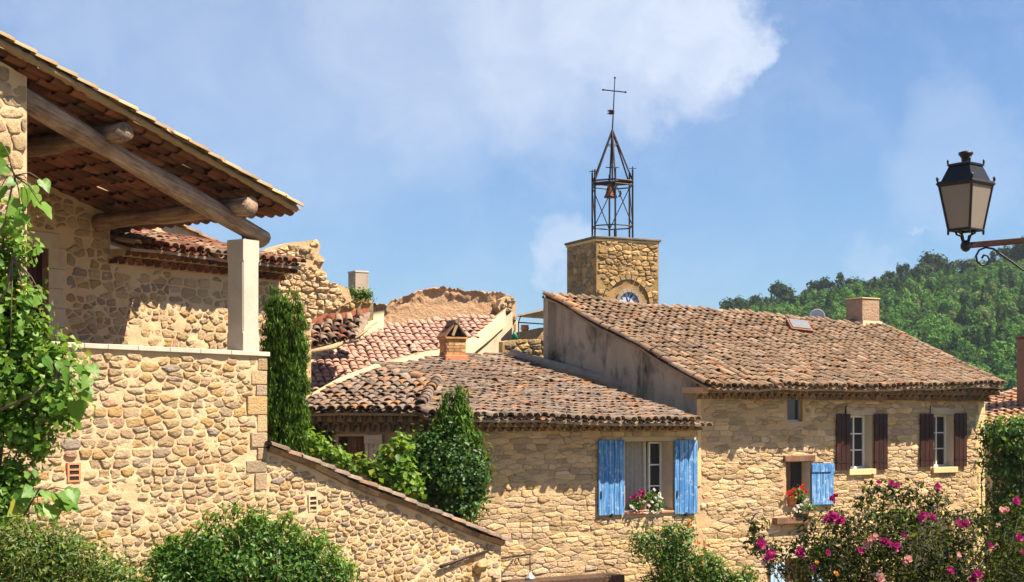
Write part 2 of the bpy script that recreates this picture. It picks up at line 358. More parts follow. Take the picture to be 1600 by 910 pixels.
M['leaf_big'] = m_leaf('large heart leaf', (0.0490, 0.1440, 0.0120), (0.0840, 0.1944, 0.0176), (0.1470, 0.2592, 0.0320), .36, .45, .3)
M['leaf_shrub'] = m_leaf('glossy shrub leaf', (0.0186, 0.0627, 0.0075), (0.0434, 0.1155, 0.0135), (0.0930, 0.1848, 0.0263), .28, .45, .3)
M['leaf_yellow'] = m_leaf('yellowing shrub leaf', (0.0390, 0.0748, 0.0084), (0.0845, 0.1224, 0.0175), (0.1755, 0.1836, 0.0350), .3, .5, .35)
M['leaf_rose'] = m_leaf('dark rose leaf', (0.0079, 0.0122, 0.0048), (0.0174, 0.0217, 0.0086), (0.0446, 0.0391, 0.0144), .22, .6, .15)
M['leaf_hill'] = m_leaf('hill wood', (0.0240, 0.0715, 0.0160), (0.0420, 0.1144, 0.0240), (0.0660, 0.1573, 0.0360), .15, .8, .1, True,
                        [(0, (.014, .038, .020)), (.25, (.028, .085, .020)), (.5, (.06, .165, .024)), (.8, (.10, .235, .036)), (1, (.13, .15, .06))])
M['leaf_pine'] = m_leaf('dark pine foliage', (0.0096, 0.0256, 0.0140), (0.0208, 0.0480, 0.0240), (0.0400, 0.0800, 0.0350), .1, .8, .1)
M['petal_pink'] = m_leaf('magenta petal', (.26, .008, .10), (.42, .02, .17), (.55, .08, .28), .3, .6, .2)
M['petal_pale'] = m_leaf('pale pink petal', (.66, .26, .27), (.72, .38, .36), (.76, .5, .46), .3, .6, .2)
M['petal_red'] = m_leaf('red geranium petal', (.55, .012, .015), (.66, .03, .03), (.72, .09, .07), .25, .6, .2)
M['petal_white'] = m_leaf('white petal', (.72, .68, .64), (.8, .78, .74), (.85, .84, .82), .25, .6, .2)
M['petal_orange'] = m_leaf('orange petal', (.7, .25, .07), (.75, .34, .12), (.8, .5, .1), .3, .6, .2)
def _fix_translucent():
    for k in M:
        if k.startswith('petal'):
            for n in M[k].node_tree.nodes:
                if n.type == 'BSDF_TRANSLUCENT':
                    l = n.inputs['Color'].links[0]; mixn = l.from_node; mixn.inputs[0].default_value = 0
_fix_translucent()

# ---------------------------------------------------------------- builders: masonry
def in_poly(poly):
    def f(s, z):
        c = False; n = len(poly)
        for i in range(n):
            (x0, y0), (x1, y1) = poly[i], poly[i - 1]
            if (y0 > z) != (y1 > z) and s < (x1 - x0) * (z - y0) / (y1 - y0) + x0: c = not c
        return c
    return f
def clip_cell(poly, mx, my, nx, ny):
    out = []
    for i in range(len(poly)):
        a, b = poly[i - 1], poly[i]
        da = (a[0] - mx) * nx + (a[1] - my) * ny; db = (b[0] - mx) * nx + (b[1] - my) * ny
        if (da <= 0) != (db <= 0):
            t = da / (da - db); out.append((a[0] + (b[0] - a[0]) * t, a[1] + (b[1] - a[1]) * t))
        if db <= 0: out.append(b)
    return out
def stones(fr, wall, box, inside, cw, ch, gap, relief, mat, nobj=300, drop=.06, seed=1, d0=0.0, small=.2, rounding=.3):
    """rubble masonry: irregular courses of stones, each cell of the pattern one stone standing proud of the mortar"""
    rnd = random.Random(seed); s0, s1, z0, z1 = box
    asp = cw / ch; sites = []; z = z0 - ch * .5
    while z < z1 + ch:
        h = ch * rnd.uniform(.55, 1.6); s = s0 - cw * rnd.random()
        while s < s1 + cw:
            w = cw * math.exp(rnd.gauss(0, .6)); w = max(.32 * cw, min(2.3 * cw, w))
            zz = z + h / 2 + rnd.gauss(0, .10) * ch
            if rnd.random() < small and h > ch * .9:
                sites.append((s + w * .35, zz + h * .28)); sites.append((s + w * .6, zz - h * .25))
            else: sites.append((s + w / 2, zz))
            s += w
        z += h
    pts = [(a / asp, b) for a, b in sites]; g = ch * 1.5; grid = {}
    for i, (a, b) in enumerate(pts): grid.setdefault((int(a // g), int(b // g)), []).append(i)
    found = []
    for i, (a, b) in enumerate(pts):
        if rnd.random() < drop: continue
        if not inside(a * asp, b): continue
        H = ch * 1.25; cell = [(a - H, b - H), (a + H, b - H), (a + H, b + H), (a - H, b + H)]
        gi, gj = int(a // g), int(b // g); near = []
        for p in (-2, -1, 0, 1, 2):
            for q in (-2, -1, 0, 1, 2): near += grid.get((gi + p, gj + q), [])
        near.sort(key=lambda k: (pts[k][0] - a) ** 2 + (pts[k][1] - b) ** 2)
        for k in near[1:16]:
            c, d = pts[k]; nx, ny = c - a, d - b
            if abs(nx) + abs(ny) < 1e-6: continue
            cell = clip_cell(cell, (a + c) / 2, (b + d) / 2, nx, ny)
            if len(cell) < 3: break
        if len(cell) < 3: continue
        ca = sum(p[0] for p in cell) / len(cell); cb = sum(p[1] for p in cell) / len(cell)
        # angular outline: the cell drawn in from its joints, with the middle of each long side a little uneven
        out = []
        m = len(cell); per = [math.hypot(cell[q][0] - cell[q - 1][0], cell[q][1] - cell[q - 1][1]) for q in range(m)]
        for q in range(m):
            if per[q] < .16 * ch: continue
            x0, y0 = cell[q - 1]; x1, y1 = cell[q]
            c0 = rounding * rnd.uniform(.5, 1.2)
            for f in ((c0 * .5, .5, 1 - c0 * .5) if per[q] > .55 * ch else (c0, 1 - c0)):
                out.append((x0 + (x1 - x0) * f + rnd.gauss(0, .022) * ch, y0 + (y1 - y0) * f + rnd.gauss(0, .022) * ch))
        if len(out) < 5: continue
        g0 = gap * rnd.uniform(.5, 1.6); ring = []
        for (x, y) in out:
            dx, dy = x - ca, y - cb; r = math.hypot(dx, dy) + 1e-6; k = max(.3, 1 - g0 / r)
            ring.append(((ca + dx * k) * asp, cb + dy * k))
        cen = (ca * asp, cb); NA = len(ring)
        if not inside(*cen): continue
        ok = True
        for q in range(NA):
            f = 1.0
            while not inside(cen[0] + (ring[q][0] - cen[0]) * f, cen[1] + (ring[q][1] - cen[1]) * f):
                f -= .12
                if f < .25: ok = False; break
            ring[q] = (cen[0] + (ring[q][0] - cen[0]) * f, cen[1] + (ring[q][1] - cen[1]) * f)
        if not ok: continue
        hgt = relief * rnd.uniform(.35, 1.4); tx, tz = rnd.gauss(0, .3), rnd.gauss(0, .3)
        rings = []
        for kk, (sc, d) in enumerate(((1.03, -.035), (1.0, hgt * .55), (.88, hgt * .95), (.45, hgt))):
            for p in ring:
                q = (p[0] - cen[0], p[1] - cen[1])
                dd = d + (0 if kk == 0 else relief * (.22 * rnd.gauss(0, 1) * (kk > 1) + (tx * q[0] / cw + tz * q[1] / ch) * .9))
                rings.append(fr.P(cen[0] + q[0] * sc, cen[1] + q[1] * sc, d0 + dd))
        rings.append(fr.P(cen[0], cen[1], d0 + hgt * rnd.uniform(.9, 1.1)))
        area = abs(sum(ring[q - 1][0] * ring[q][1] - ring[q][0] * ring[q - 1][1] for q in range(NA))) / 2
        faces = []
        for r in range(3): faces += [(r * NA + k, r * NA + (k + 1) % NA, (r + 1) * NA + (k + 1) % NA, (r + 1) * NA + k) for k in range(NA)]
        faces += [(3 * NA + k, 3 * NA + (k + 1) % NA, 4 * NA) for k in range(NA)]
        found.append((area, rings, faces))
    found.sort(key=lambda t: -t[0] / max(1, t[1][-1].y) ** 2 * (1 if seen(t[1][-1]) else .01))
    for area, v, faces in found[:nobj]:
        c = v[-1]
        o = put('stone', mesh_of('stone', [p - c for p in v], faces, True), wall, c, mat=mat)
    if found[nobj:]:
        mb = MB()
        for area, v, faces in found[nobj:]: mb.add(v, faces)
        mb.build('small_stones', mat, wall, True, kind='stuff')
    return len(found)
def seen(p):
    x = CX + p.x / p.y * F; y = HY - (p.z - EYE) / p.y * F
    return -10 < x < 1610 and -10 < y < 920
def sheet(mb, fr, s0, s1, z0, ztop, step=.09, rough=.008, holes=(), d=0.0):
    """rough mortar surface with openings left out; ztop is a height or a function of s"""
    zt = ztop if callable(ztop) else (lambda s: ztop)
    zmax = max(zt(s0 + (s1 - s0) * k / 40) for k in range(41))
    def lines(a, b, extra):
        n = max(1, int(round((b - a) / step))); L = [a + (b - a) * k / n for k in range(n + 1)]
        ex = [e for e in extra if a < e < b]
        L = [l for l in L if all(abs(l - e) > step * .45 for e in ex)] + ex
        return sorted(set(L))
    SS = lines(s0, s1, [h[0] for h in holes] + [h[1] for h in holes]); ZZ = lines(z0, zmax, [h[2] for h in holes] + [h[3] for h in holes])
    if SS[0] != s0: SS.insert(0, s0)
    if SS[-1] != s1: SS.append(s1)
    if ZZ[0] != z0: ZZ.insert(0, z0)
    if ZZ[-1] != zmax: ZZ.append(zmax)
    v = []; idx = {}; f = []
    for i, s in enumerate(SS):
        for j, z in enumerate(ZZ):
            zz = min(z, zt(s)); p = fr.P(s, zz, d)
            edge = i in (0, len(SS) - 1)
            dd = 0 if edge else rough * (noise.noise(p * 2.3) * 1.1 + noise.noise(p * 6.0) + .8 * noise.noise(p * 14.0))
            idx[i, j] = len(v); v.append(p + fr.n * dd)
    for i in range(len(SS) - 1):
        for j in range(len(ZZ) - 1):
            sm = (SS[i] + SS[i + 1]) / 2; zm = (ZZ[j] + ZZ[j + 1]) / 2
            if any(h[0] < sm < h[1] and h[2] < zm < h[3] for h in holes): continue
            if ZZ[j] >= max(zt(SS[i]), zt(SS[i + 1])) - 1e-5: continue
            f.append((idx[i, j], idx[i + 1, j], idx[i + 1, j + 1], idx[i, j + 1]))
    mb.add(v, f); return mb
def reveal(mb, fr, h, depth):
    """the four sides of an opening"""
    a, b, c, d = h
    for (p, q) in (((a, c), (b, c)), ((b, c), (b, d)), ((b, d), (a, d)), ((a, d), (a, c))):
        mb.add([fr.P(*p, 0.004), fr.P(*q, 0.004), fr.P(*q, -depth), fr.P(*p, -depth)], [(0, 3, 2, 1)])
def quad(mb, *p): mb.add(p, [tuple(range(len(p)))])

# ---------------------------------------------------------------- builders: tiles
def barrel_mesh(name, L, w0, w1, h, t=.014, seg=6, conc=False):
    """half-round tapered clay tile, wide end at y=0"""
    v = []
    for (y, w) in ((0, w0), (L, w1)):
        for tt in (0, t):
            for k in range(seg + 1):
                a = math.pi * k / seg
                v.append((-math.cos(a) * (w / 2 - tt), y, math.sin(a) * (h * (w / w0) - tt) * (-1 if conc else 1)))
    n = seg + 1; f = []
    for k in range(seg):
        f += [(k, k + 1, 2 * n + k + 1, 2 * n + k), (n + k + 1, n + k, 3 * n + k, 3 * n + k + 1), (k + 1, k, n + k, n + k + 1)]
    if not conc: f = [q[::-1] for q in f]
    me = mesh_of(name, v, f, True)
    return me
TL = .46
COVER = barrel_mesh('tile', TL, .19, .145, .078, .02)
COVER_V = [v.co.copy() for v in COVER.vertices]; COVER_F = [tuple(p.vertices) for p in COVER.polygons]
PAN = barrel_mesh('pan_tile', TL, .155, .19, .062, conc=True)
PAN_V = [v.co.copy() for v in PAN.vertices]; PAN_F = [tuple(p.vertices) for p in PAN.polygons]
COVERS = {}
def cover_of(mat, base=None):
    base = base or COVER; k = (mat.name, base.name)
    if k not in COVERS:
        me = base.copy(); me.name = 'tile'; me.materials.append(mat); COVERS[k] = me
    return COVERS[k]
def frame_matrix(o, x, y):
    x = x.normalized(); y = (y - x * y.dot(x)).normalized(); z = x.cross(y)
    return Matrix(((x.x, y.x, z.x, o.x), (x.y, y.y, z.y, o.y), (x.z, y.z, z.z, o.z), (0, 0, 0, 1)))
def roof(root, BL, BR, TR, TLft, mat, cw=.215, rl=.33, clip=None, nobj=300, pan_obj=0, sag=0.0, deck=True, seed=1, name='roof', jit=1.0, deck_mat=None, messy=1.0, pan_mat=None, mats=None, lowest=0, flat=1.0):
    rnd = random.Random(seed)
    if (BR - BL).cross(TLft - BL).z < 0: BL, BR, TR, TLft = BR, BL, TLft, TR
    Wd, Hh = (BR - BL).length, (TLft - BL).length
    def B(p, q):
        v = BL.lerp(BR, p).lerp(TLft.lerp(TR, p), q)
        nz = (noise.noise(v * .55) * .06 + noise.noise(v * 1.9) * .025) * messy
        return v + Vector((0, 0, nz - sag * math.sin(math.pi * min(1, max(0, p))) * math.sin(math.pi * (.25 + .6 * q))))
    if isinstance(clip, list):
        # the outline that this roof is cut to where it meets its neighbours
        ip = in_poly(clip)
        def clip(p, q):
            v = B(p, q); return ip(CX + v.x / v.y * F, HY - (v.z - EYE) / v.y * F)
    clip = clip or (lambda p, q: True)
    ncol, nrow = max(2, int(round(Wd / cw))), max(2, int(Hh / rl))
    cells = []
    def mat_at(p, q, lift, rise):
        e = .01; o = B(p, q); x = B(p + e, q) - B(p - e, q); y = B(p, q + e) - B(p, q - e)
        m = frame_matrix(o, x, y)
        m = m @ Matrix.Translation((rnd.gauss(0, .010) * jit, rnd.gauss(0, .018) * jit, lift + abs(rnd.gauss(0, .008)) * jit)) @ Matrix.Rotation(R(rnd.gauss(0, 2.6) * jit), 4, 'Z') @ Matrix.Rotation(-rise + R(rnd.gauss(0, 1.0) * jit), 4, 'X') @ Matrix.Rotation(R(rnd.gauss(0, 3) * jit), 4, 'Y')
        if flat != 1: m = m @ Matrix.Diagonal((flat ** .15, 1, flat, 1))
        if rnd.random() < .05 * jit: m = m @ Matrix.Translation((rnd.gauss(0, .015), rnd.gauss(-.05, .04), .012)) @ Matrix.Rotation(R(rnd.gauss(0, 9)), 4, 'Z')
        return m
    covers, pans = [], []
    for i in range(ncol + 1):
        for j in range(nrow):
            q = (j * rl - .05) / Hh; qm = (j * rl + TL * .5) / Hh
            p = (i + .5) / ncol
            if i < ncol and clip(p, qm): covers.append(mat_at(p, q + rnd.gauss(0, .03) / Hh, .055, .075))
            p = i / ncol
            if 0 < i < ncol and clip(p, qm): pans.append(mat_at(p, q - .0, .03, .045))
    # deck (or the joined pans) is the roof part itself
    if deck:
        mb = MB(); n, m = max(4, int(Wd / .35)), max(3, int(Hh / .35)); ok = {}
        for i in range(n + 1):
            for j in range(m + 1): mb.v.append(B(i / n, j / m) + Vector((0, 0, -.03)))
        for i in range(n):
            for j in range(m):
                if clip((i + .5) / n, (j + .5) / m):
                    a = i * (m + 1) + j; mb.f.append((a, a + m + 1, a + m + 2, a + 1))
        rf = mb.build(name, deck_mat or M['tile_deck'], root)
        rf.modifiers.new('thick', 'SOLIDIFY').thickness = .05
    else:
        mb = MB(); mb.tube([B(.5, -.01) + Vector((0, 0, -.005)), B(.5, .02) + Vector((0, 0, -.005))], .012)
        mb = MB()
        for k in (0.03, .5, .97):
            mb.tube([B(0.0, k) + Vector((0, 0, .03)), B(1.0, k) + Vector((0, 0, .03))], .012, 5)
        rf = mb.build(name, M['wood_brown'], root)
    def place(lst, base, V, Fc, nmax, nm, mt):
        lst = sorted(lst, key=lambda m: m.translation.y if seen(m.translation) else 1e3 + m.translation.y)
        me = cover_of(mt, base)
        for m in lst[:nmax]: put(nm, me if mats is None else cover_of(mats[rnd.randrange(len(mats))], base), rf, M=m)
        rest = lst[nmax:]
        if rest:
            A = np.array([[list(r) for r in m] for m in rest]); v = np.array([list(p) + [1] for p in V])
            P = np.einsum('nij,kj->nki', A, v)[:, :, :3].reshape(-1, 3)
            fq = np.array(Fc); FF = (fq[None] + (np.arange(len(rest)) * len(V))[:, None, None]).reshape(-1, fq.shape[1])
            c = P.mean(axis=0)
            o = put('further_' + nm + 's', np_mesh(nm, P - c, FF, True), rf, Vector(c), mat=mt); o['kind'] = 'stuff'
    place(pans, PAN, PAN_V, PAN_F, pan_obj, 'pan_tile', pan_mat or mat)
    place(covers, COVER, COVER_V, COVER_F, nobj, 'tile', mat)
    return rf, B
def ridge(rf, A, Bp, mat, step=.36, scale=1.15, lift=.03, seed=3, name='ridge_tile', up=Vector((0, 0, 1))):
    rnd = random.Random(seed); d = Bp - A; n = max(1, int(d.length / step)); me = cover_of(mat)
    x = d.cross(up)
    for k in range(n):
        o = A + d * (k / n); m = frame_matrix(o, x, d)
        m = m @ Matrix.Translation((rnd.gauss(0, .01), 0, lift + rnd.random() * .012)) @ Matrix.Rotation(R(rnd.gauss(0, 2.5)), 4, 'Z') @ Matrix.Rotation(-.04, 4, 'X') @ Matrix.Diagonal((scale, d.length / n / TL * 1.22, scale, 1))
        put(name, me, rf, M=m)
def genoise(root, fr, s0, s1, z, rows=2, sp=.20, first=.16, mat=None, mmat=None, rh=.115):
    """corbelled eaves of half-round tiles laid in mortar; z is the foot of the lowest row"""
    mb = MB()
    for r in range(rows):
        mb.fbox(fr, s0, s1, z + (r + .92) * rh, z + (r + 1) * rh, -.1, first * (r + 1) - .06)
        mb.fbox(fr, s0, s1, z + r * rh, z + (r + .92) * rh - .002, -.1, first * (r + 1) - .13)
    g = mb.build('genoise', mmat or M['mortar_warm'], root)
    me = cover_of(mat or M['tile_old']); n = int((s1 - s0) / sp); rnd = random.Random(5)
    for r in range(rows):
        for k in range(n):
            s = s0 + (k + .5 + .5 * (r % 2) - .25) * (s1 - s0) / n
            o = fr.P(s, z + r * rh + .002 + rnd.gauss(0, .003), first * (r + 1) + rnd.gauss(0, .006))
            m = frame_matrix(o, fr.u, -fr.n) @ Matrix.Diagonal((1.02, .6, rh * 1.0 / .078, 1))
            put('genoise_tile', me, g, M=m)
    return g
M['tile_deck'] = m_plaster('roof bedding mortar', (.30, .22, .16), (.36, .27, .20), (.14, .10, .08), .7)

# ---------------------------------------------------------------- builders: foliage
def leaf_cloud(blobs, n, size, clump=30, cr=.12, seed=1, up=.35, wid=.5, inner=.45, fold=.18, dirv=None, flat=0.0, tri=False):
    g = np.random.default_rng(seed); bl = np.array(blobs, float)
    wt = bl[:, 6] if bl.shape[1] > 6 else bl[:, 3] * bl[:, 4] + bl[:, 4] * bl[:, 5] + bl[:, 3] * bl[:, 5]
    nc = max(1, n // clump); ib = g.choice(len(bl), nc, p=wt / wt.sum())
    d = g.normal(size=(nc, 3)); d /= np.linalg.norm(d, axis=1)[:, None]
    rr = inner + (1 - inner) * g.random(nc) ** .6
    bump = 1 + .22 * np.sin(d[:, 0] * 5 + ib) * np.cos(d[:, 2] * 6 + 2 * ib) + .08 * g.normal(size=nc)
    C = bl[ib, :3] + d * bl[ib, 3:6] * (rr * bump)[:, None]
    m = nc * clump; ci = np.repeat(np.arange(nc), clump)
    off = g.normal(size=(m, 3)) * cr * (.6 + .8 * g.random(nc)[ci])[:, None]
    P = C[ci] + off
    out = d[ci] + off / (cr * 1.5)
    N = out * .7 + g.normal(size=(m, 3)) * .55 + np.array([0, 0, up]); N /= np.linalg.norm(N, axis=1)[:, None]
    T = g.normal(size=(m, 3))
    if dirv is not None: T = T * .35 + np.array(dirv)
    T -= N * (T * N).sum(1)[:, None]; T /= np.linalg.norm(T, axis=1)[:, None] + 1e-9
    Bv = np.cross(N, T); L = (size * (.5 + .95 * g.random(m) ** 1.4))[:, None]
    mid = P + T * L * .05
    V = np.stack([P - T * L * .5, mid + Bv * L * wid * .5 + N * L * fold, P + T * L * .5, mid - Bv * L * wid * .5 + N * L * fold], 1).reshape(-1, 3)
    b = (np.arange(m) * 4)[:, None]
    Fc = np.concatenate([b + np.array([[0, 1, 2]]), b + np.array([[0, 2, 3]])], 0)
    return V, Fc, C
def foliage(root, name, mat, *a, **k):
    V, Fc, C = leaf_cloud(*a, **k); c = V.mean(axis=0)
    return put(name, np_mesh(name, V - c, Fc), root, Vector(c), mat=mat), C
def stems(root, base, tips, r0=.02, r1=.005, seed=1, name='stems', mat=None, bend=.25):
    rnd = random.Random(seed); mb = MB(); base = Vector(base)
    for t in tips:
        t = Vector(t); m = base.lerp(t, .5) + Vector((rnd.gauss(0, 1), rnd.gauss(0, 1), rnd.random())) * bend * (t - base).length * .35
        pts = [(base * (1 - k) ** 2 + m * 2 * k * (1 - k) + t * k * k) for k in (0, .25, .5, .75, 1)]
        mb.tube(pts, [r0 + (r1 - r0) * k / 4 for k in range(5)], 5)
    return mb.build(name, mat or M['bark'], root, True)
def heart_mesh():
    half = [(0, 0), (.16, -.10), (.36, -.06), (.47, .14), (.44, .36), (.30, .60), (.14, .84), (0, 1.05)]
    v = []; f = []
    for i, (x, y) in enumerate(half): v.append((x, y, .13 * abs(x) ** .8 - .16 * y * y + (.03 if i % 2 else -.02)))
    for i, (x, y) in enumerate(half[1:-1]): v.append((-x, y, .13 * abs(x) ** .8 - .16 * y * y + (.03 if i % 2 else -.02)))
    v.append((0, .45, -.03)); c = len(v) - 1
    ring = list(range(8)) + list(range(13, 7, -1))
    for k in range(len(ring)): f.append((c, ring[k], ring[(k + 1) % len(ring)]))
    return mesh_of('leaf', v, f, True)
HEART = heart_mesh(); HEART.materials.append(M['leaf_big'])
def big_leaves(root, anchor, spots, size, seed, base):
    """a leafy shoot: each large leaf its own piece"""
    rnd = random.Random(seed); mb = MB()
    for (x, y, Y) in spots:
        p = W(x, y, Y)
        tip_dir = Vector((rnd.uniform(-.6, .9), rnd.uniform(-.8, .2), rnd.uniform(-1.4, -.2))).normalized()
        nrm = Vector((.55 + rnd.gauss(0, .3), -.75 + rnd.gauss(0, .3), .5 + rnd.gauss(0, .25)))
        xx = tip_dir.cross(nrm)
        s = size * rnd.uniform(.7, 1.2); m = frame_matrix(p, xx, tip_dir) @ Matrix.Diagonal((s, s, s, 1))
        put('leaf', HEART, root, M=m)
        mb.tube([anchor, anchor.lerp(p, .55) + Vector((0, 0, .05)), p], [.008, .005, .003], 5)
    mb.tube([Vector(base), Vector(base).lerp(anchor, .5) + Vector((.05, .05, 0)), anchor], [.016, .012, .009], 6)
    return mb.build('stem', M['bark'], root, True)
def flower_mesh(mat, seed, petals=14, r=.5):
    rnd = random.Random(seed); v = []; f = []
    for k in range(petals):
        a = k * 2.4; e = .15 + .85 * (k / petals); d = Vector((math.cos(a) * e, math.sin(a) * e, 1.05 - .8 * e)).normalized()
        t = d.cross(Vector((0, 0, 1))).normalized(); n = t.cross(d); L = r * (.75 + .4 * e) * rnd.uniform(.85, 1.15); w = .34 * r * rnd.uniform(.9, 1.5)
        b = len(v)
        v += [d * L * .1, d * L * .6 + t * w, d * L + n * .15 * r + t * w * .5, d * L + n * .15 * r - t * w * .5, d * L * .6 - t * w, d * L * .55 - n * .08 * r]
        f += [(b, b + 1, b + 5), (b + 1, b + 2, b + 5), (b + 2, b + 3, b + 5), (b + 3, b + 4, b + 5), (b + 4, b, b + 5)]
    me = mesh_of('flower', v, f); me.materials.append(mat); return me
def bloom(root, me, p, size, rnd, name='flower'):
    y = Vector((rnd.gauss(0, .5), rnd.gauss(.2, .4), 1)); x = Vector((1, rnd.gauss(0, .4), 0))
    z = Vector((rnd.gauss(.3, .4), -.7 + rnd.gauss(0, .3), .5)).normalized(); x = Vector((rnd.gauss(0, 1), rnd.gauss(0, 1), rnd.gauss(0, 1))); x = (x - z * x.dot(z)).normalized(); y = z.cross(x)
    m = frame_matrix(Vector(p), x, y) @ Matrix.Diagonal((size, size, size, 1)); put(name, me, root, M=m)

# ================================================================ THE SETTING
def smooth(t): t = max(0., min(1., t)); return t * t * (3 - 2 * t)
def lerp_list(x, L):
    if x <= L[0][0]: return L[0][1]
    for (a, b), (c, d) in zip(L, L[1:]):
        if x <= c: return b + (d - b) * (x - a) / (c - a)
    return L[-1][1]
def ground_z(X, Y):
    return .6 + 3.6 * (1 - smooth((Y - 11.5) / 6.5)) + .05 * noise.noise(Vector((X * .4, Y * .4, 0)))
def build_ground():
    ys = [-300, -60, -20, -5, 0] + [k * .8 for k in range(1, 40)] + [34, 38, 44, 55, 80, 130, 220, 500, 1500, 4000]
    xs = sorted([-4000, -1200, -300, -100, -50, 50, 100, 300, 1200, 4000] + [k * 1.5 for k in range(-20, 21)])
    v = [(x, y, ground_z(x, y)) for y in ys for x in xs]; n = len(xs)
    f = [(j * n + i, j * n + i + 1, (j + 1) * n + i + 1, (j + 1) * n + i) for j in range(len(ys) - 1) for i in range(n - 1)]
    o = put('ground', mesh_of('ground', v, f, True), mat=M['soil']); o['kind'] = 'structure'
build_ground()
RIDGE = [(-900, 22), (-60, 26), (20, 27), (48, 30), (66, 33), (82, 36), (100, 39.5), (120, 43), (140, 46.5), (160, 49.5), (200, 55), (300, 62), (900, 60)]
YR = 480.
def hill_z(X, Y):
    t = smooth((Y - 190) / (YR - 190)) if Y < YR else 1 - .25 * smooth((Y - YR) / 300)
    return -1 + (lerp_list(X, RIDGE) + 1) * t + 2.2 * noise.noise(Vector((X * .018, Y * .018, 3))) * t
def build_hill():
    xs = [-900, -500, -250, -120, -60] + list(range(-20, 260, 7)) + [300, 400, 600, 900]; ys = list(range(185, 640, 12)) + [700, 800]
    v = [(x, y, hill_z(x, y)) for y in ys for x in xs]; n = len(xs)
    f = [(j * n + i, j * n + i + 1, (j + 1) * n + i + 1, (j + 1) * n + i) for j in range(len(ys) - 1) for i in range(n - 1)]
    o = put('hill', mesh_of('hill', v, f, True), mat=m_plain('hill undergrowth', (.045, .075, .02), .95, 0, .5, .3)); o['kind'] = 'structure'
build_hill()
def build_wood():
    g = np.random.default_rng(5); P = []; X_ = []
    while len(P) < 2400:
        Y = 215 + (YR + 12 - 215) * g.random() ** .8; px = 1040 + 640 * g.random(); X = (px - CX) / F * Y
        z = hill_z(X, Y); py = HY - (z - EYE) / Y * F
        if py < 660: P.append((X, Y, z))
    P = np.array(P); n = len(P); q = 600
    h = 3.0 + 4.2 * g.random(n) ** 1.5; w = 1.3 + 2.7 * g.random(n) ** 2
    tint = np.clip(.5 + .32 * g.normal(size=n) + .25 * np.sin(P[:, 0] * .07) * np.cos(P[:, 1] * .05), 0, 1)
    con = g.random(n) < .12; tint[con] = .1 * g.random(con.sum()); w[con] *= .75; h[con] *= 1.25
    lob = g.normal(size=(n, 5, 3)); lob /= np.linalg.norm(lob, axis=2)[:, :, None]
    li = g.integers(0, 5, (n, q)); d = g.normal(size=(n, q, 3)); d /= np.linalg.norm(d, axis=2)[:, :, None]
    C = np.take_along_axis(lob, li[:, :, None].repeat(3, 2), 1) * .5
    r = C + d * (.5 + .12 * g.random((n, q))[:, :, None])
    zz = (r[:, :, 2] + 1) / 2
    tap = np.where(con[:, None], np.clip(1.25 - zz, .12, 1.2), 1.0)
    pos = np.stack([P[:, None, 0] + r[:, :, 0] * w[:, None] * tap, P[:, None, 1] + r[:, :, 1] * w[:, None] * tap, P[:, None, 2] + zz * h[:, None] - .2], 2).reshape(-1, 3)
    N = (d * .9 + g.normal(size=d.shape) * .45).reshape(-1, 3); N /= np.linalg.norm(N, axis=1)[:, None]
    T = g.normal(size=N.shape); T -= N * (T * N).sum(1)[:, None]; T /= np.linalg.norm(T, axis=1)[:, None]; B = np.cross(N, T)
    s = (.22 + .24 * g.random(len(pos)))[:, None]
    V = np.stack([pos - T * s, pos + T * s * .6 + B * s * .8, pos + T * s * .6 - B * s * .8], 1).reshape(-1, 3)
    Fc = np.arange(len(V)).reshape(-1, 3); tt = np.repeat(np.repeat(tint, q), 3)
    c = V.mean(axis=0)
    o = put('hillside_wood', np_mesh('wood', V - c, Fc, attr=tt), None, Vector(c), mat=M['leaf_hill']); o['kind'] = 'stuff'
    tag(o, 'dense green mixed wood covering the hillside behind the roofs', 'wood')
build_wood()
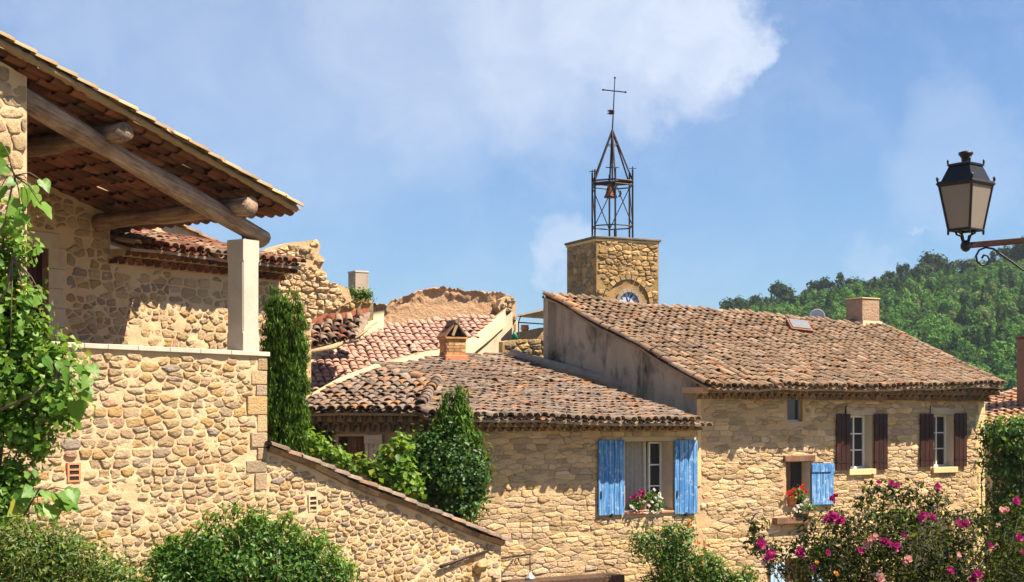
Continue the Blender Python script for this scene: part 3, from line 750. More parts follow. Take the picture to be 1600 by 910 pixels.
def build_pines():
    meshes = []
    for k in range(5):
        if k == 4: blobs = [(0, 0, 1.2 + j * .85, 1.75 - j * .28, 1.75 - j * .28, .55) for j in range(6)]
        else:
            rnd = random.Random(k); H = 3.6 + k * .4
            blobs = [(rnd.gauss(0, .75), rnd.gauss(0, .75), H + rnd.gauss(0, .8), 1.15, 1.15, .85) for _ in range(5)] + [(0, 0, H * .55, 1.0, 1.0, 1.2)]
        V, Fc, C = leaf_cloud(blobs, 1300, .55, 20, .28, seed=40 + k, wid=.7, inner=.3)
        me = np_mesh('crown', V, Fc); me.materials.append(M['leaf_pine'])
        tb = MB().tube([(0, 0, -.3), (.08, 0, 2), (0, .05, 4.3)], [.2, .15, .05], 6)
        tm = mesh_of('trunk', tb.v, tb.f, True); tm.materials.append(M['bark']); meshes.append((me, tm))
    rnd = random.Random(9)
    spots = [(1128, 0), (1149, 1), (1163, 2), (1184, 0), (1205, 1), (1228, 3), (1240, 0), (1262, 2), (1281, 1), (1295, 0), (1313, 4), (1336, 3), (1352, 2), (1366, 0), (1391, 1), (1408, 4), (1428, 2), (1440, 0), (1463, 3), (1479, 1), (1505, 2), (1517, 0), (1552, 4), (1578, 3), (1590, 1), (1604, 2)]
    nth = 'first second third fourth fifth sixth seventh eighth ninth tenth eleventh twelfth thirteenth fourteenth fifteenth sixteenth seventeenth eighteenth nineteenth twentieth'.split() + ['twenty-' + w for w in 'first second third fourth fifth sixth'.split()]
    for i, (px, k) in enumerate(spots):
        Y = YR + rnd.uniform(-12, 6); X = (px - CX) / F * Y; z = hill_z(X, Y)
        conic = k == 4
        lab = {1313: 'dark cone-shaped conifer on the hill skyline left of the tall square chimney', 1408: 'small pointed conifer on the hill skyline just right of the tall square chimney', 1552: 'pointed conifer on the hill skyline right of the lantern'}.get(px, 'dark rounded pine on the skyline of the wooded hill, %s from the left end' % nth[i])
        o = thing('pine_tree', lab, 'tree', (X, Y, z - .2), 'pines along the hill skyline')
        sc = rnd.uniform(1.4, 2.1)
        for me, nm in zip(meshes[k], ('crown', 'trunk')):
            put(nm, me, o, M=Matrix.Translation((X, Y, z - .2)) @ Matrix.Rotation(rnd.random() * 6, 4, 'Z') @ Matrix.Diagonal((sc, sc, sc, 1)))
build_pines()

# ================================================================ FRONT LEFT HOUSE WITH THE ROOFED TERRACE
FL = Frame((-3.85, 24.0), 55)
ZC = 6.97
def zr(s): return 9.20 - .28 * (s - .36)
def left_house():
    h = thing('stone_house', 'rubble stone house with a tiled log porch over its terrace, left', 'house', FL.P(-4, .6))
    sA = FL.st(42, 300)[0]
    mb = MB(); sheet(mb, FL, -8, sA, .3, lambda s: zr(s) - .07, .08, .02)
    # porch side of that wall and the rest of the body
    quad(mb, FL.P(sA, .3, 0), FL.P(sA, .3, -3.3), FL.P(sA, zr(sA) - .07, -3.3), FL.P(sA, zr(sA) - .07, 0))
    quad(mb, FL.P(-8, .3, -4.2), FL.P(-8, .3, 0), FL.P(-8, zr(-8) - .07, 0), FL.P(-8, zr(-8) - .07, -4.2))
    w = mb.build('house_wall', M['mortar'], h, True)
    mg = .03
    stones(FL, w, (-5.6, sA, 5.5, 10.7), lambda s, z: s < sA - .015 and z < zr(s) - .10, .30, .19, .012, .026, M['stone'], 80, .0, 3)
    # terrace wall
    mb = MB(); sheet(mb, FL, sA, 0, .3, ZC - .045, .04, .015)
    mb.fbox(FL, sA, 0, 5.9, ZC - .05, -.3, -.03)
    quad(mb, FL.P(0, .3, 0), FL.P(0, .3, -3.3), FL.P(0, ZC - .05, -3.3), FL.P(0, ZC - .05, 0))
    mb.fbox(FL, sA, -.02, 5.85, 5.98, -3.29, -.3)
    mb.fbox(FL, -.28, -.004, 5.98, ZC - .05, -3.28, -.31)
    tw = mb.build('terrace_wall', M['mortar'], h, True)
    vx = FL.rect(107, 725, 122, 752)
    blocks = []; zz = ZC - .07; k = 0; rq = random.Random(4)
    while zz > 4.9:
        hh = rq.uniform(.17, .30); blocks.append((zz - hh + .012, zz, rq.uniform(.30, .44) if k % 2 else rq.uniform(.18, .26))); zz -= hh; k += 1
    for z0, z1, w_ in blocks: MB().fbox(FL, -w_, .012, z0, z1, -.2, .020 + rq.uniform(0, .012)).build('corner_block', M['stone'], tw, bevel=.014, jit=.008)
    def ins(s, z):
        if vx[0] - .06 < s < vx[1] + .06 and vx[2] - .06 < z < vx[3] + .06: return False
        if any(z0 - .01 < z < z1 + .01 and s > -w_ - .02 for z0, z1, w_ in blocks): return False
        return sA - .8 < s < -.015 and z < ZC - .09
    stones(FL, tw, (sA - .6, 0, 3.2, ZC), ins, .235, .108, .011, .019, M['stone'], 300, .06, 12, small=.22)
    s0, s1, z0, z1 = vx
    vg = MB(); hh = (z1 - z0) / 3
    for k in range(4): vg.fbox(FL, s0, s1, z0 + k * (z1 - z0) / 3 - .012, z0 + k * (z1 - z0) / 3 + .012, -.05, .02)
    vg.fbox(FL, s0 - .03, s0, z0 - .014, z1 + .014, -.05, .022); vg.fbox(FL, s1, s1 + .03, z0 - .014, z1 + .014, -.05, .022)
    g = vg.build('vent_grille', M['terracotta'], h)
    MB().fbox(FL, s0, s1, z0, z1, -.05, .010).build('vent_dark_slab', M['dark'], g)  # near-black slab behind the bars, its colour painting the shade of a hollow
    # coping slabs
    cuts = [sA - .02, FL.st(165, 540)[0], FL.st(212, 540)[0], FL.st(262, 540)[0], FL.st(310, 540)[0], FL.st(358, 545)[0], .05]
    cuts.insert(1, FL.st(128, 540)[0])
    for a, b in zip(cuts, cuts[1:]): MB().fbox(FL, a + .003, b - .003, ZC - .043, ZC + .03 + random.uniform(-.004, .004), -.36, .055).build('coping_slab', M['conc'], h, bevel=.008)
    # column
    sc = FL.st(380, 450, -.02)[0]; wd = .35; zt = FL.st(385, 374, -.02)[1]
    mb = MB(); prof = []
    for z, c in ((ZC + .03, .004), (ZC + .30, .004), (ZC + .33, .022), (zt - .35, .022), (zt - .32, .004), (zt, .004)):
        a, b, d0, d1 = sc, sc + wd, -.02, -.02 - wd
        prof.append([FL.P(s, z, d) for s, d in ((a + c, d0), (b - c, d0), (b, d0 - c), (b, d1 + c), (b - c, d1), (a + c, d1), (a, d1 + c), (a, d0 - c))])
    n = len(prof); mb.add([p for r in prof for p in r], [(i * 8 + k, i * 8 + (k + 1) % 8, (i + 1) * 8 + (k + 1) % 8, (i + 1) * 8 + k) for i in range(n - 1) for k in range(8)] + [tuple((n - 1) * 8 + k for k in range(8))])
    mb.build('column', M['conc'], h)
    cc = FL.P(sc + wd / 2, 0, -.02 - wd / 2)
    # beam and purlins
    db = -.02 - wd / 2
    p0 = FL.st(20, 147, db); p1 = FL.st(412, 374, db)
    pts = [FL.P(p0[0] + (p1[0] - p0[0]) * k / 12, p0[1] + (p1[1] - p0[1]) * k / 12, db) for k in range(13)]
    MB().tube(pts, [.148 + .014 * math.sin(k) for k in range(13)], 14, wob=.22).build('beam', M['beam'], h, True)
    MB().tube([(cc.x, cc.y, zt - .02), (cc.x, cc.y, zt + .16)], .022).build('pin', M['iron'], h)
    for (x, y) in ((196, 207), (392, 322)):
        s, z = FL.st(x, y, .22)
        pts = [FL.P(s, z + .01 * math.sin(k), .22 - 3.65 * k / 10) for k in range(11)]
        MB().tube(pts, [.135 + .01 * math.cos(k * 1.3) for k in range(11)], 14, wob=.2).build('purlin', M['purlin'], h, True)
    # porch roof
    e = .42
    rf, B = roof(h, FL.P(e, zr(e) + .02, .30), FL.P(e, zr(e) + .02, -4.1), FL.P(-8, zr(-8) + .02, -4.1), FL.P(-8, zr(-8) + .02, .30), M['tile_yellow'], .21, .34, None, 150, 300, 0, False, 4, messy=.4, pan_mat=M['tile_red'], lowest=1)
    MB().tube([FL.P(.40 - 8.3 * k / 90, zr(.40 - 8.3 * k / 90) + .055 + .015 * noise.noise(Vector((k * .7, 0, 0))), .275 + .02 * noise.noise(Vector((k * .6, 3, 0)))) for k in range(91)], [.05 + .022 * noise.noise(Vector((k * .9, 7, 0))) for k in range(91)], 7, wob=.5).build('verge_mortar', M['tile_yellow'], rf, True)
    ridge(rf, FL.P(.44, zr(.44) + .09, .30), FL.P(-8, zr(-8) + .09, .30), M['tile_yellow'], .34, 1.0, .02, 8, 'verge_tile')
    # back wall of the terrace with its door, corbelled eaves and roof
    FB = FL.off(0, -3.3)
    zg = FB.st(171, 412)[1]; se = FB.st(437, 410)[0]
    dr = (FB.st(30, 450)[0], FB.st(75, 450)[0], 6.0, FB.st(60, 387)[1])
    mb = MB(); sheet(mb, FB, -8, -.28, 5.9, lambda s: zr(s) - .03, .1, holes=[dr]); sheet(mb, FB, -.28, se, 5.5, zg + .02, .06, .022)
    reveal(mb, FB, dr, .2)
    quad(mb, FB.P(se, .5, 0), FB.P(se, .5, -3), FB.P(se, zg + .5, -3), FB.P(se, zg + .02, 0))
    bw = mb.build('back_wall', M['mortar'], h, True)
    lim = FB.st(102, 450)[0]
    stones(FB, bw, (-4.6, se, 6.4, 10.4), lambda s, z: (z < zr(s) - .1 if s < -.3 else z < zg - .04) and s < se - .04 and (s > lim + .02 or z > dr[3] + .3) and z > 6.6, .22, .13, .016, .02, M['stone'], 200, .1, 21, small=.25)
    d = MB().fbox(FB, dr[0], dr[1], dr[2], dr[3], -.2, -.15).build('door', M['wood_dark'], h)
    for k in range(6): MB().fbox(FB, dr[0] + (dr[1] - dr[0]) * k / 6 + .006, dr[0] + (dr[1] - dr[0]) * (k + 1) / 6 - .006, dr[2], dr[3] - .01, -.149, -.135).build('board', M['wood_dark'], d, bevel=.003)
    MB().fbox(FB, dr[0] - .3, FB.st(92, 375)[0], dr[3], FB.st(60, 362)[1], -.06, .022).build('lintel', M['quoin'], h, bevel=.008)
    q0 = dr[3]; ys = [388, 421, 452, 482, 512, 541, 570]
    for k in range(6):
        MB().fbox(FB, dr[1], FB.st((102, 100, 98, 102, 96, 101)[k], 450)[0], max(6, FB.st(90, ys[k + 1])[1]) + .006, FB.st(90, ys[k])[1] - .002, -.15, .02 + .003 * (k % 2)).build('quoin', M['quoin'], h, bevel=.008)
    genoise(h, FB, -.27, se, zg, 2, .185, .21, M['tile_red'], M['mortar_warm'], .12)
    ze = zg + .26; up = -FL.n * 2.6 + Vector((0, 0, .62))
    a, b = FB.P(-.27, ze, .52), FB.P(se + .05, ze, .52)
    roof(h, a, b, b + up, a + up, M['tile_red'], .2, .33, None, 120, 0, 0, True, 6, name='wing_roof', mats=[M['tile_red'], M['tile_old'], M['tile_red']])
    return h
left_house()
def back_gable():
    fr = Frame((W(300, 380, 31).x, 31), 50)
    P = [fr.st(*p) for p in ((225, 400), (232, 352), (262, 347), (300, 357), (352, 391), (352, 400))]
    t = thing('gable_roof_end', 'cream plastered gable end with a tiled edge, seen under the porch eave beside the pillar', 'gable', fr.P(P[0][0], P[0][1]))
    g = MB().prism([fr.P(s, z) for s, z in P], -fr.n * 2).build('gable_wall', M['cream'], t)
    ridge(t, fr.P(P[4][0] + .1, P[4][1] + .0, .03), fr.P(P[2][0], P[2][1] + .03, .03), M['tile_old'], .33, 1.1, 0, 4, 'verge_tile')
    ridge(t, fr.P(P[4][0] + .1, P[4][1] + .06, -.18), fr.P(P[2][0], P[2][1] + .09, -.18), M['tile_old'], .33, 1.1, 0, 5, 'verge_tile')
back_gable()

# ================================================================ SLOPING GARDEN WALL
def garden_wall():
    t = thing('garden_wall', 'sloping rubble stone garden wall with tiled coping running down from the terrace', 'wall', FL.P(3, .6))
    a = FL.st(416, 700); b = FL.st(812, 862); s1 = FL.st(783, 880)[0]
    def top(s): return a[1] + (b[1] - a[1]) * (s - 0) / (b[0]) + .025 * math.sin(s * 2.1)
    mb = MB(); sheet(mb, FL, 0.005, s1, .3, top, .042, .016)
    n = 14
    for k in range(n):
        p, q = .005 + (s1 - .005) * k / n, .005 + (s1 - .005) * (k + 1) / n
        quad(mb, FL.P(p, top(p), 0), FL.P(q, top(q), 0), FL.P(q, top(q), -.35), FL.P(p, top(p), -.35))
    quad(mb, FL.P(s1, .3, 0), FL.P(s1, .3, -.35), FL.P(s1, top(s1), -.35), FL.P(s1, top(s1), 0))
    quad(mb, FL.P(s1, .3, -.35), FL.P(0, .3, -.35), FL.P(0, top(0), -.35), FL.P(s1, top(s1), -.35))
    w = mb.build('wall_body', M['mortar'], t, True)
    vx = FL.rect(483, 775, 493, 798)
    def ins(s, z):
        if vx[0] - .06 < s < vx[1] + .06 and vx[2] - .06 < z < vx[3] + .06: return False
        return .02 < s < s1 - .02 and z < top(s) - .10
    stones(FL, w, (0, s1, 1.9, a[1]), ins, .23, .105, .011, .022, M['stone'], 300, .06, 33, small=.22)
    vg = MB(); s0, e1, z0, z1 = vx
    for k in range(4): vg.fbox(FL, s0, e1, z0 + k * (z1 - z0) / 3 - .014, z0 + k * (z1 - z0) / 3 + .014, -.05, .02)
    vg.fbox(FL, s0 - .03, s0, z0 - .016, z1 + .016, -.05, .022); vg.fbox(FL, e1, e1 + .03, z0 - .016, z1 + .016, -.05, .022)
    g = vg.build('vent_grille', M['cream'], t); MB().fbox(FL, s0, e1, z0, z1, -.05, .01).build('vent_dark_slab', M['dark'], g)  # no recess here: the vent's inner shade is a black slab
    # coping: a bed of mortar and large half-round tiles end to end
    m2 = MB()
    for k in range(24):
        p, q = s1 * k / 24 + .008, s1 * (k + 1) / 24 + .008
        quad(m2, FL.P(p, top(p) - .05, .06), FL.P(q, top(q) - .05, .06), FL.P(q, top(q) + .03, .10), FL.P(p, top(p) + .03, .10))
        quad(m2, FL.P(p, top(p) + .03, .10), FL.P(q, top(q) + .03, .10), FL.P(q, top(q) + .05, -.4), FL.P(p, top(p) + .05, -.4))
        quad(m2, FL.P(p, top(p) - .05, .0), FL.P(q, top(q) - .05, .0), FL.P(q, top(q) - .05, .06), FL.P(p, top(p) - .05, .06))
    c = m2.build('coping', M['tile_old'], t, jit=.012)
    for d in (.07, -.16):
        ridge(c, FL.P(s1 + .12, top(s1) + .0, d), FL.P(.02, top(0) + .04, d), M['tile_red'] if d < 0 else M['tile_grey'], .36, 1.15, 0, 11, 'coping_tile')
    ridge(c, FL.P(s1 + .2, top(s1) - .02, -.02), FL.P(s1 - 1.5, top(s1 - 1.5) + .03, -.02), M['terracotta'], .36, 1.1, .04, 12, 'coping_tile')
    # rounded boulders closing the lower end
    for (x, y, r, dd, mt) in ((752, 886, .13, .1, 'stone_dark'), (735, 907, .15, .14, 'stone_dark'), (776, 898, .10, .06, 'stone')):
        s, z = FL.st(x, y, dd); c0 = FL.P(s, z, dd - .03); mbb = MB(); prof = [(r * math.cos(k * math.pi / 8 - math.pi / 2) + .004, r * .8 * math.sin(k * math.pi / 8 - math.pi / 2)) for k in range(9)]
        mbb.lathe(c0, prof, 10).build('end_stone', M[mt], w, True, jit=.12)
    mp = FL.st(690, 886, .12); mq = FL.st(762, 862, .05)
    o = MB().tube([FL.P(mp[0], mp[1], .1), FL.P((mp[0] + mq[0]) / 2, (mp[1] + mq[1]) / 2 + .02, .08), FL.P(mq[0], mq[1], .05)], [.035, .03, .03], 8, wob=.3).build('spout', M['iron'], t, True)
garden_wall()
def wall_lamp():
    s0 = FL.st(781, 872)[0]; z = FL.st(800, 872)[1]; s1 = FL.st(838, 872, .0)[0]
    t = thing('iron_bracket_lamp', 'scrolled iron bracket with a small hanging lamp at the foot of the garden wall', 'lamp', FL.P(s0, z - .3, -.1))
    f2 = FL.off(0, -.15)
    mb = MB().tube([f2.P(s0 - .3, z, 0), f2.P(s1, z, 0)], .02, 6)
    mb.tube([f2.P(s1, z, 0), f2.P(s1, z - .36, 0)], .013, 6)
    mb.tube([f2.P(s0 - .02 + (s1 - s0) * .5 * k / 10 * 1.1, z - .42 + .36 * (k / 10) ** 1.4, 0) for k in range(11)], .018, 6)
    c = f2.P(s0 + (s1 - s0) * .62, z - .12, 0)
    mb.tube([c + f2.u * math.cos(a) * r + Vector((0, 0, math.sin(a) * r)) for a, r in [(k * .55, .09 - .006 * k) for k in range(13)]], .014, 6)
    mb.build('bracket', M['iron'], t, True)
    b = f2.P(s1, z - .6, 0)
    MB().lathe(b, [(.05, 0), (.10, .12), (.10, .14), (.04, .2), (.015, .23)], 8).build('lantern', M['zinc'], t)
wall_lamp()

# ================================================================ MIDDLE HOUSE WITH THE BLUE SHUTTERS
A0 = 32
FC = Frame(((1088 - CX) / F * 33.0, 33.0), A0)
FR = Frame(((1088 - CX) / F * 33.4, 33.4), A0)
def shutter(root, fr, rect, boards, mat, d=.03, brace=None, hinges=True):
    s0, s1, z0, z1 = rect
    b = MB(); k = .05
    for z in (z0 + (z1 - z0) * .14, z0 + (z1 - z0) * .84): b.fbox(fr, s0 + .02, s1 - .02, z - k, z + k, d - .022, d)
    o = b.build('shutter', mat, root)
    for i in range(boards):
        a, c = s0 + (s1 - s0) * i / boards, s0 + (s1 - s0) * (i + 1) / boards
        MB().fbox(fr, a + .006, c - .006, z0 + random.uniform(-.006, .006), z1 + random.uniform(-.004, .004), d + .001, d + .024 + random.uniform(-.002, .003)).build('board', mat, o, bevel=.004)
    if brace:
        w = .05; y0, y1 = z0 + .16 * (z1 - z0), z0 + .8 * (z1 - z0)
        for z, hh in ((z0 + .09 * (z1 - z0), .065), (z1 - .12 * (z1 - z0), .085)): MB().fbox(fr, s0, s1, z - hh, z + hh, d + .029, d + .05).build('ledge', mat, o, bevel=.004)
        v = [fr.P(s0 + .01, y0, d + .05), fr.P(s0 + .01 + w * 1.6, y0, d + .05), fr.P(s1 - .01, y1, d + .05), fr.P(s1 - .01 - w * 1.6, y1, d + .05)]
        MB().prism(v, -fr.n * .021).build('brace', mat, o)
    return o
def casement(root, fr, h, depth, cols, rows, mat, fw=.05):
    """window frame with glazing bars and panes set back in its opening"""
    a, b, c, d = h; mb = MB()
    for r in ((a, a + fw, c, d), (b - fw, b, c, d)): mb.fbox(fr, *r, -depth - .03, -depth + .03)
    for r in ((a + fw, b - fw, c, c + fw), (a + fw, b - fw, d - fw, d)): mb.fbox(fr, *r, -depth - .03, -depth + .028)
    for i in range(1, cols): s = a + (b - a) * i / cols; mb.fbox(fr, s - .018, s + .018, c + fw, d - fw, -depth - .02, -depth + .024)
    w = mb.build('window', mat, root)
    for i in range(cols):
        for j in range(rows):
            s0, s1 = a + fw + (b - a - 2 * fw) * i / cols, a + fw + (b - a - 2 * fw) * (i + 1) / cols; z0, z1 = c + fw + (d - c - 2 * fw) * j / rows, c + fw + (d - c - 2 * fw) * (j + 1) / rows
            MB().fbox(fr, s0 + .006, s1 - .006, z0 + .006, z1 - .006, -depth - .012, -depth - .004).build('pane', M['pane'], w)
            if j: MB().fbox(fr, s0 + .006, s1 - .006, z0 - .014, z0 + .014, -depth - .02, -depth + .02).build('glazing_bar', mat, w)
    return w
def middle_house():
    h = thing('stone_house', 'low stone house with a hipped lichened roof and a large window between blue shutters', 'house', FC.P(-3, .6))
    zw = FC.st(900, 672)[1]                                        # foot of the eaves
    sL = FC.st(676, 660)[0]
    win = FC.rect(976, 690, 1051, 799)
    mb = MB(); sheet(mb, FC, sL, 0, 1.2, zw + .3, .048, .014, [win]); reveal(mb, FC, win, .45)
    quad(mb, FC.P(0, .4, 0), FC.P(0, .4, -.5), FC.P(0, zw + .3, -.5), FC.P(0, zw + .3, 0))
    w = mb.build('wall', M['mortar_warm'], h, True)
    sh1 = FC.rect(934, 688, 975, 805, .04); sh2 = FC.rect(1053, 688, 1089, 803, .04)
    plast = (win[0] - .10, win[1] + .10, win[2] - .12, win[3] + .1)
    stones(FC, w, (sL, 0, 2.4, zw), lambda s, z: sL + .02 < s < -.02 and z < zw - .03 and not (plast[0] < s < plast[1] and plast[2] < z < plast[3]), .27, .10, .003, .015, M['stone_pale'], 300, .02, 41, small=.18, rounding=.2)
    rv = MB(); reveal(rv, FC, (win[0] + .003, win[1] - .003, win[2] + .003, win[3] - .003), .4); rv.build('reveal', M['reveal'], h)
    MB().fbox(FC, win[0] - .1, win[1] + .1, win[2] - .2, win[3] + .12, -1.5, -.9).build('dark_room_block', M['dark'], h)  # solid near-black block painted as the unlit room
    MB().fbox(FC, win[0] - .06, win[0] + .001, win[2] - .08, win[3] + .06, -.9, -.44).build('inner_jamb', M['dark'], h)  # painted black too, continuing the unlit room at the side
    # one leaf of the casement stands open inside, the other holds a net curtain
    wid = win[1] - win[0]
    k = casement(h, FC, (win[0] + wid * .72, win[1] - .01, win[2] + .02, win[3] - .02), .40, 1, 3, M['white'], .035)
    cu = MB(); n = 26
    for i in range(n + 1):
        s = win[0] + wid * (.10 + .56 * i / n); dd = -.43 + .02 * math.sin(i * 1.55)
        cu.v += [FC.P(s, win[2], dd), FC.P(s, win[3], dd)]
        if i: cu.f.append((2 * i - 2, 2 * i, 2 * i + 1, 2 * i - 1))
    cu.build('curtain', M['curtain'], h, True)
    for a in (.16, .64):
        cv = MB()
        for i in range(7):
            s = win[0] + wid * (a + .06 * i / 6); dd = -.405 + .012 * math.sin(i * 2)
            cv.v += [FC.P(s, win[2], dd), FC.P(s - .02, win[3], dd)]
            if i: cv.f.append((2 * i - 2, 2 * i, 2 * i + 1, 2 * i - 1))
        cv.build('curtain_edge', M['curtain_edge'], h, True)
    MB().fbox(FC, win[0] - .02, win[1] + .02, win[2] - .045, win[2] - .002, -.3, .055).build('sill', M['terracotta'], h, bevel=.006)
    mp = MB(); sheet(mp, FC, plast[0], plast[1], win[3] + .002, plast[3], .05, .003, d=.016); sheet(mp, FC, plast[0], plast[1], plast[2], win[2] - .05, .05, .003, d=.016)
    sheet(mp, FC, plast[0], win[0], win[2] - .05, win[3] + .002, .05, .002, d=.016); sheet(mp, FC, win[1], plast[1], win[2] - .05, win[3] + .002, .05, .002, d=.016)
    mp.build('plaster_surround', M['cream'], h)
    s1 = shutter(h, FC, sh1, 5, M['blue'], .045); s1['label'] = 'left blue shutter, half in the shade of the eaves'
    s2 = shutter(h, FC, sh2, 5, M['blue'], .045); s2['label'] = 'right blue shutter, mostly sunlit'
    for sh, o in ((sh1, s1), (sh2, s2)):
        MB().fbox(FC, sh[0] + .05, sh[0] + .075, sh[2] + .35, sh[2] + .5, .068, .085).build('latch', M['iron'], o)
        MB().fbox(FC, (sh[0] + sh[1]) / 2 - .02, (sh[0] + sh[1]) / 2 + .02, sh[2] - .05, sh[2] + .03, .03, .09).build('stay', M['iron'], o)
    # eaves and main roof
    zeR, zeL = FC.st(1095, 661, .62)[1], FC.st(660, 643, .62)[1]
    genoise(h, FC, sL - .1, .05, zw - .02, 2, .2, .22, M['tile_old'], M['mortar_warm'], max(.09, (zeR - zw + .04) / 2))
    sR, sE = FC.st(1096, 661, .62)[0], FC.st(655, 643, .62)[0]
    up = -FC.n * 9.0 + Vector((0, 0, 1.86))
    ER, EL = FC.P(sR, zeR, .62), FC.P(sE - 2, zeL, .62)
    rf, B = roof(h, EL, ER, ER + up, EL + up, M['tile_grey'], .195, .30,
                 [(586, 575), (690, 562), (735, 557), (800, 556), (840, 566), (1082, 640), (1100, 655), (1105, 690), (640, 675), (655, 640), (684, 600)], 300, 0, .03, True, 51)
    # plane through the main roof for setting things on it
    nrm = (ER - EL).cross(up).normalized()
    def on(x, y, lift=0):
        r = Vector(((x - CX) / F, 1, (HY - y) / F)); o = Vector((0, 0, EYE)); t = (EL - o).dot(nrm) / r.dot(nrm); return o + r * t + Vector((0, 0, lift))
    ridge(rf, on(684, 602, .05), on(586, 574, .05), M['tile_grey'], .36, 1.2, .02, 6, 'verge_tile')
    MB().tube([on(x, y, .03) for x, y in ((684, 603), (640, 590), (588, 575))], .07, 7).build('verge_mortar', M['tile_deck'], rf, jit=.02)
    # the lower hipped part on the left
    K = FC.P(sL, 0, 0); F2 = Frame((K.x, K.y), -14)
    sl = -3.0
    mb = MB(); door = F2.rect(529, 682, 571, 740)
    sheet(mb, F2, sl, 0, .4, zw + .3, .1, .01, [door]); reveal(mb, F2, door, .2)
    quad(mb, F2.P(sl, .4, 0), F2.P(sl, zw + .3, 0), F2.P(sl, zw + .3, -4), F2.P(sl, .4, -4))
    w2 = mb.build('side_wall', M['mortar_warm'], h, True)
    dd = MB().fbox(F2, door[0], door[1], door[2], door[3], -.2, -.16).build('door', M['wood_brown'], h)
    for k in range(5): MB().fbox(F2, door[0] + (door[1] - door[0]) * k / 5 + .004, door[0] + (door[1] - door[0]) * (k + 1) / 5 - .004, door[2], door[3], -.159, -.145).build('board', M['wood_brown'], dd, bevel=.003)
    MB().fbox(F2, door[0] - .06, door[1] + .06, door[3], door[3] + .05, -.1, .03).build('lintel', M['quoin'], h)
    shutter(h, F2, F2.rect(570, 679, 598, 745, .03), 4, M['pale_paint'], .03, True)
    MB().fbox(F2, *F2.rect(508, 690, 522, 740), -.02, .012).build('dark_opening_slab', M['dark'], h)  # black slab on the wall, colour standing in for an opening's shade
    genoise(h, F2, sl, .1, zw - .02, 2, .2, .18, M['tile_old'], M['mortar_warm'], max(.09, (zeL - zw + .02) / 2))
    EL2, ER2 = F2.P(sl - .3, zeL - .02, .48), F2.P(.35, zeL, .48); up2 = -F2.n * 5.2 + Vector((0, 0, 1.18))
    rf2, B2 = roof(h, EL2, ER2, ER2 + up2, EL2 + up2, M['tile_grey'], .195, .30, [(440, 668), (470, 632), (483, 624), (588, 577), (640, 592), (682, 602), (668, 625), (660, 665)], 260, 0, 0, True, 52, name='hip_roof')
    n2 = (ER2 - EL2).cross(up2).normalized()
    def on2(x, y, lift=0):
        r = Vector(((x - CX) / F, 1, (HY - y) / F)); o = Vector((0, 0, EYE)); t = (EL2 - o).dot(n2) / r.dot(n2); return o + r * t + Vector((0, 0, lift))
    ridge(rf2, on2(657, 640, .08), on2(684, 600, .10), M['tile_grey'], .27, 1.25, .02, 7, 'hip_tile')
    MB().tube([on2(470, 632, .04), on2(530, 604, .06), on2(588, 579, .06)], .09, 8).build('edge_mortar', M['cream'], rf2, True, jit=.07)
    # rounded mortar roll where the main roof meets the tall gable
    MB().tube([on(x, y, .10) for x, y in ((798, 562), (850, 574), (910, 590), (980, 611), (1040, 629), (1084, 641))], [.15, .14, .13, .13, .12, .11], 9).build('mortar_roll', m_plaster('grey mortar roll', (.34, .28, .22), (.42, .35, .27), (.16, .13, .11), .6), rf, True, jit=.04)
    return on
ON_MID = middle_house()
def chimney_mid():
    p = ON_MID(707, 566); fr = Frame((p.x, p.y), 24); k = .245
    t = thing('brick_chimney', 'small brick chimney with a pitched tile cap on the middle roof', 'chimney', p)
    z0 = p.z - .2; zb = p.z + .16; zt = W(706, 531, p.y)[2]
    MB().fbox(fr, -k - .05, k + .05, z0, zb, -k - .05, k + .05).build('plinth', M['terracotta'], t, bevel=.02)
    core = MB().fbox(fr, -k + .012, k - .012, zb, zt, -k + .012, k - .012).build('stack', M['tile_deck'], t)
    rows = 5; rh = (zt - zb) / rows; rnd = random.Random(2)
    for r in range(rows):
        z = zb + r * rh
        for side in range(4):
            n = 3
            for i in range(n):
                a = -k + 2 * k * i / n + (.04 if r % 2 else 0); b = min(k, a + 2 * k / n); a = max(-k, a)
                j = rnd.uniform(0, .008)
                if side == 0: args = (a + .004, b - .004, z + .005, z + rh - .005, k - .02, k + j)
                elif side == 1: args = (-k - j, -k + .02, z + .005, z + rh - .005, a + .004, b - .004)
                elif side == 2: args = (k - .02, k + j, z + .005, z + rh - .005, a + .004, b - .004)
                else: args = (a + .004, b - .004, z + .005, z + rh - .005, -k - j, -k + .02)
                MB().fbox(fr, *args).build('brick', M['brick'], core)
    MB().fbox(fr, -k - .04, k + .04, zt, zt + .05, -k - .04, k + .04).build('ledge', M['brick'], t, bevel=.01)
    zp = W(706, 503, p.y)[2]
    for sgn in (-1, 1):                                            # two tiles leaning together
        v0 = fr.P(sgn * (k + .05), zt + .05, 0); v1 = fr.P(sgn * .0, zp, 0); d = (v1 - v0)
        MB().box((v0 + v1) / 2, d / 2, fr.n * (k + .03), d.cross(fr.n).normalized() * .016).build('cap_tile', M['tile_old'], t)
    MB().tube([fr.P(0, zp + .0, -k - .05), fr.P(0, zp, k + .05)], .055, 8).build('cap_ridge', M['tile_old'], t, jit=.02)
    MB().fbox(fr, -.15, .15, zt + .04, zp - .12, -k + .1, k - .1).build('flue', M['dark'], t)
    MB().box(fr.P(-.05, (zt + zp) / 2 + .0, k + .02), fr.u * .05 + Vector((0, 0, .13)), fr.n * .02, fr.u * .03 - Vector((0, 0, .015))).build('prop_tile', M['tile_yellow'], t)
chimney_mid()
M['wood_old'] = m_wood('dark old beam', (.045, .024, .016), (.10, .055, .036), (18, 18, 30))
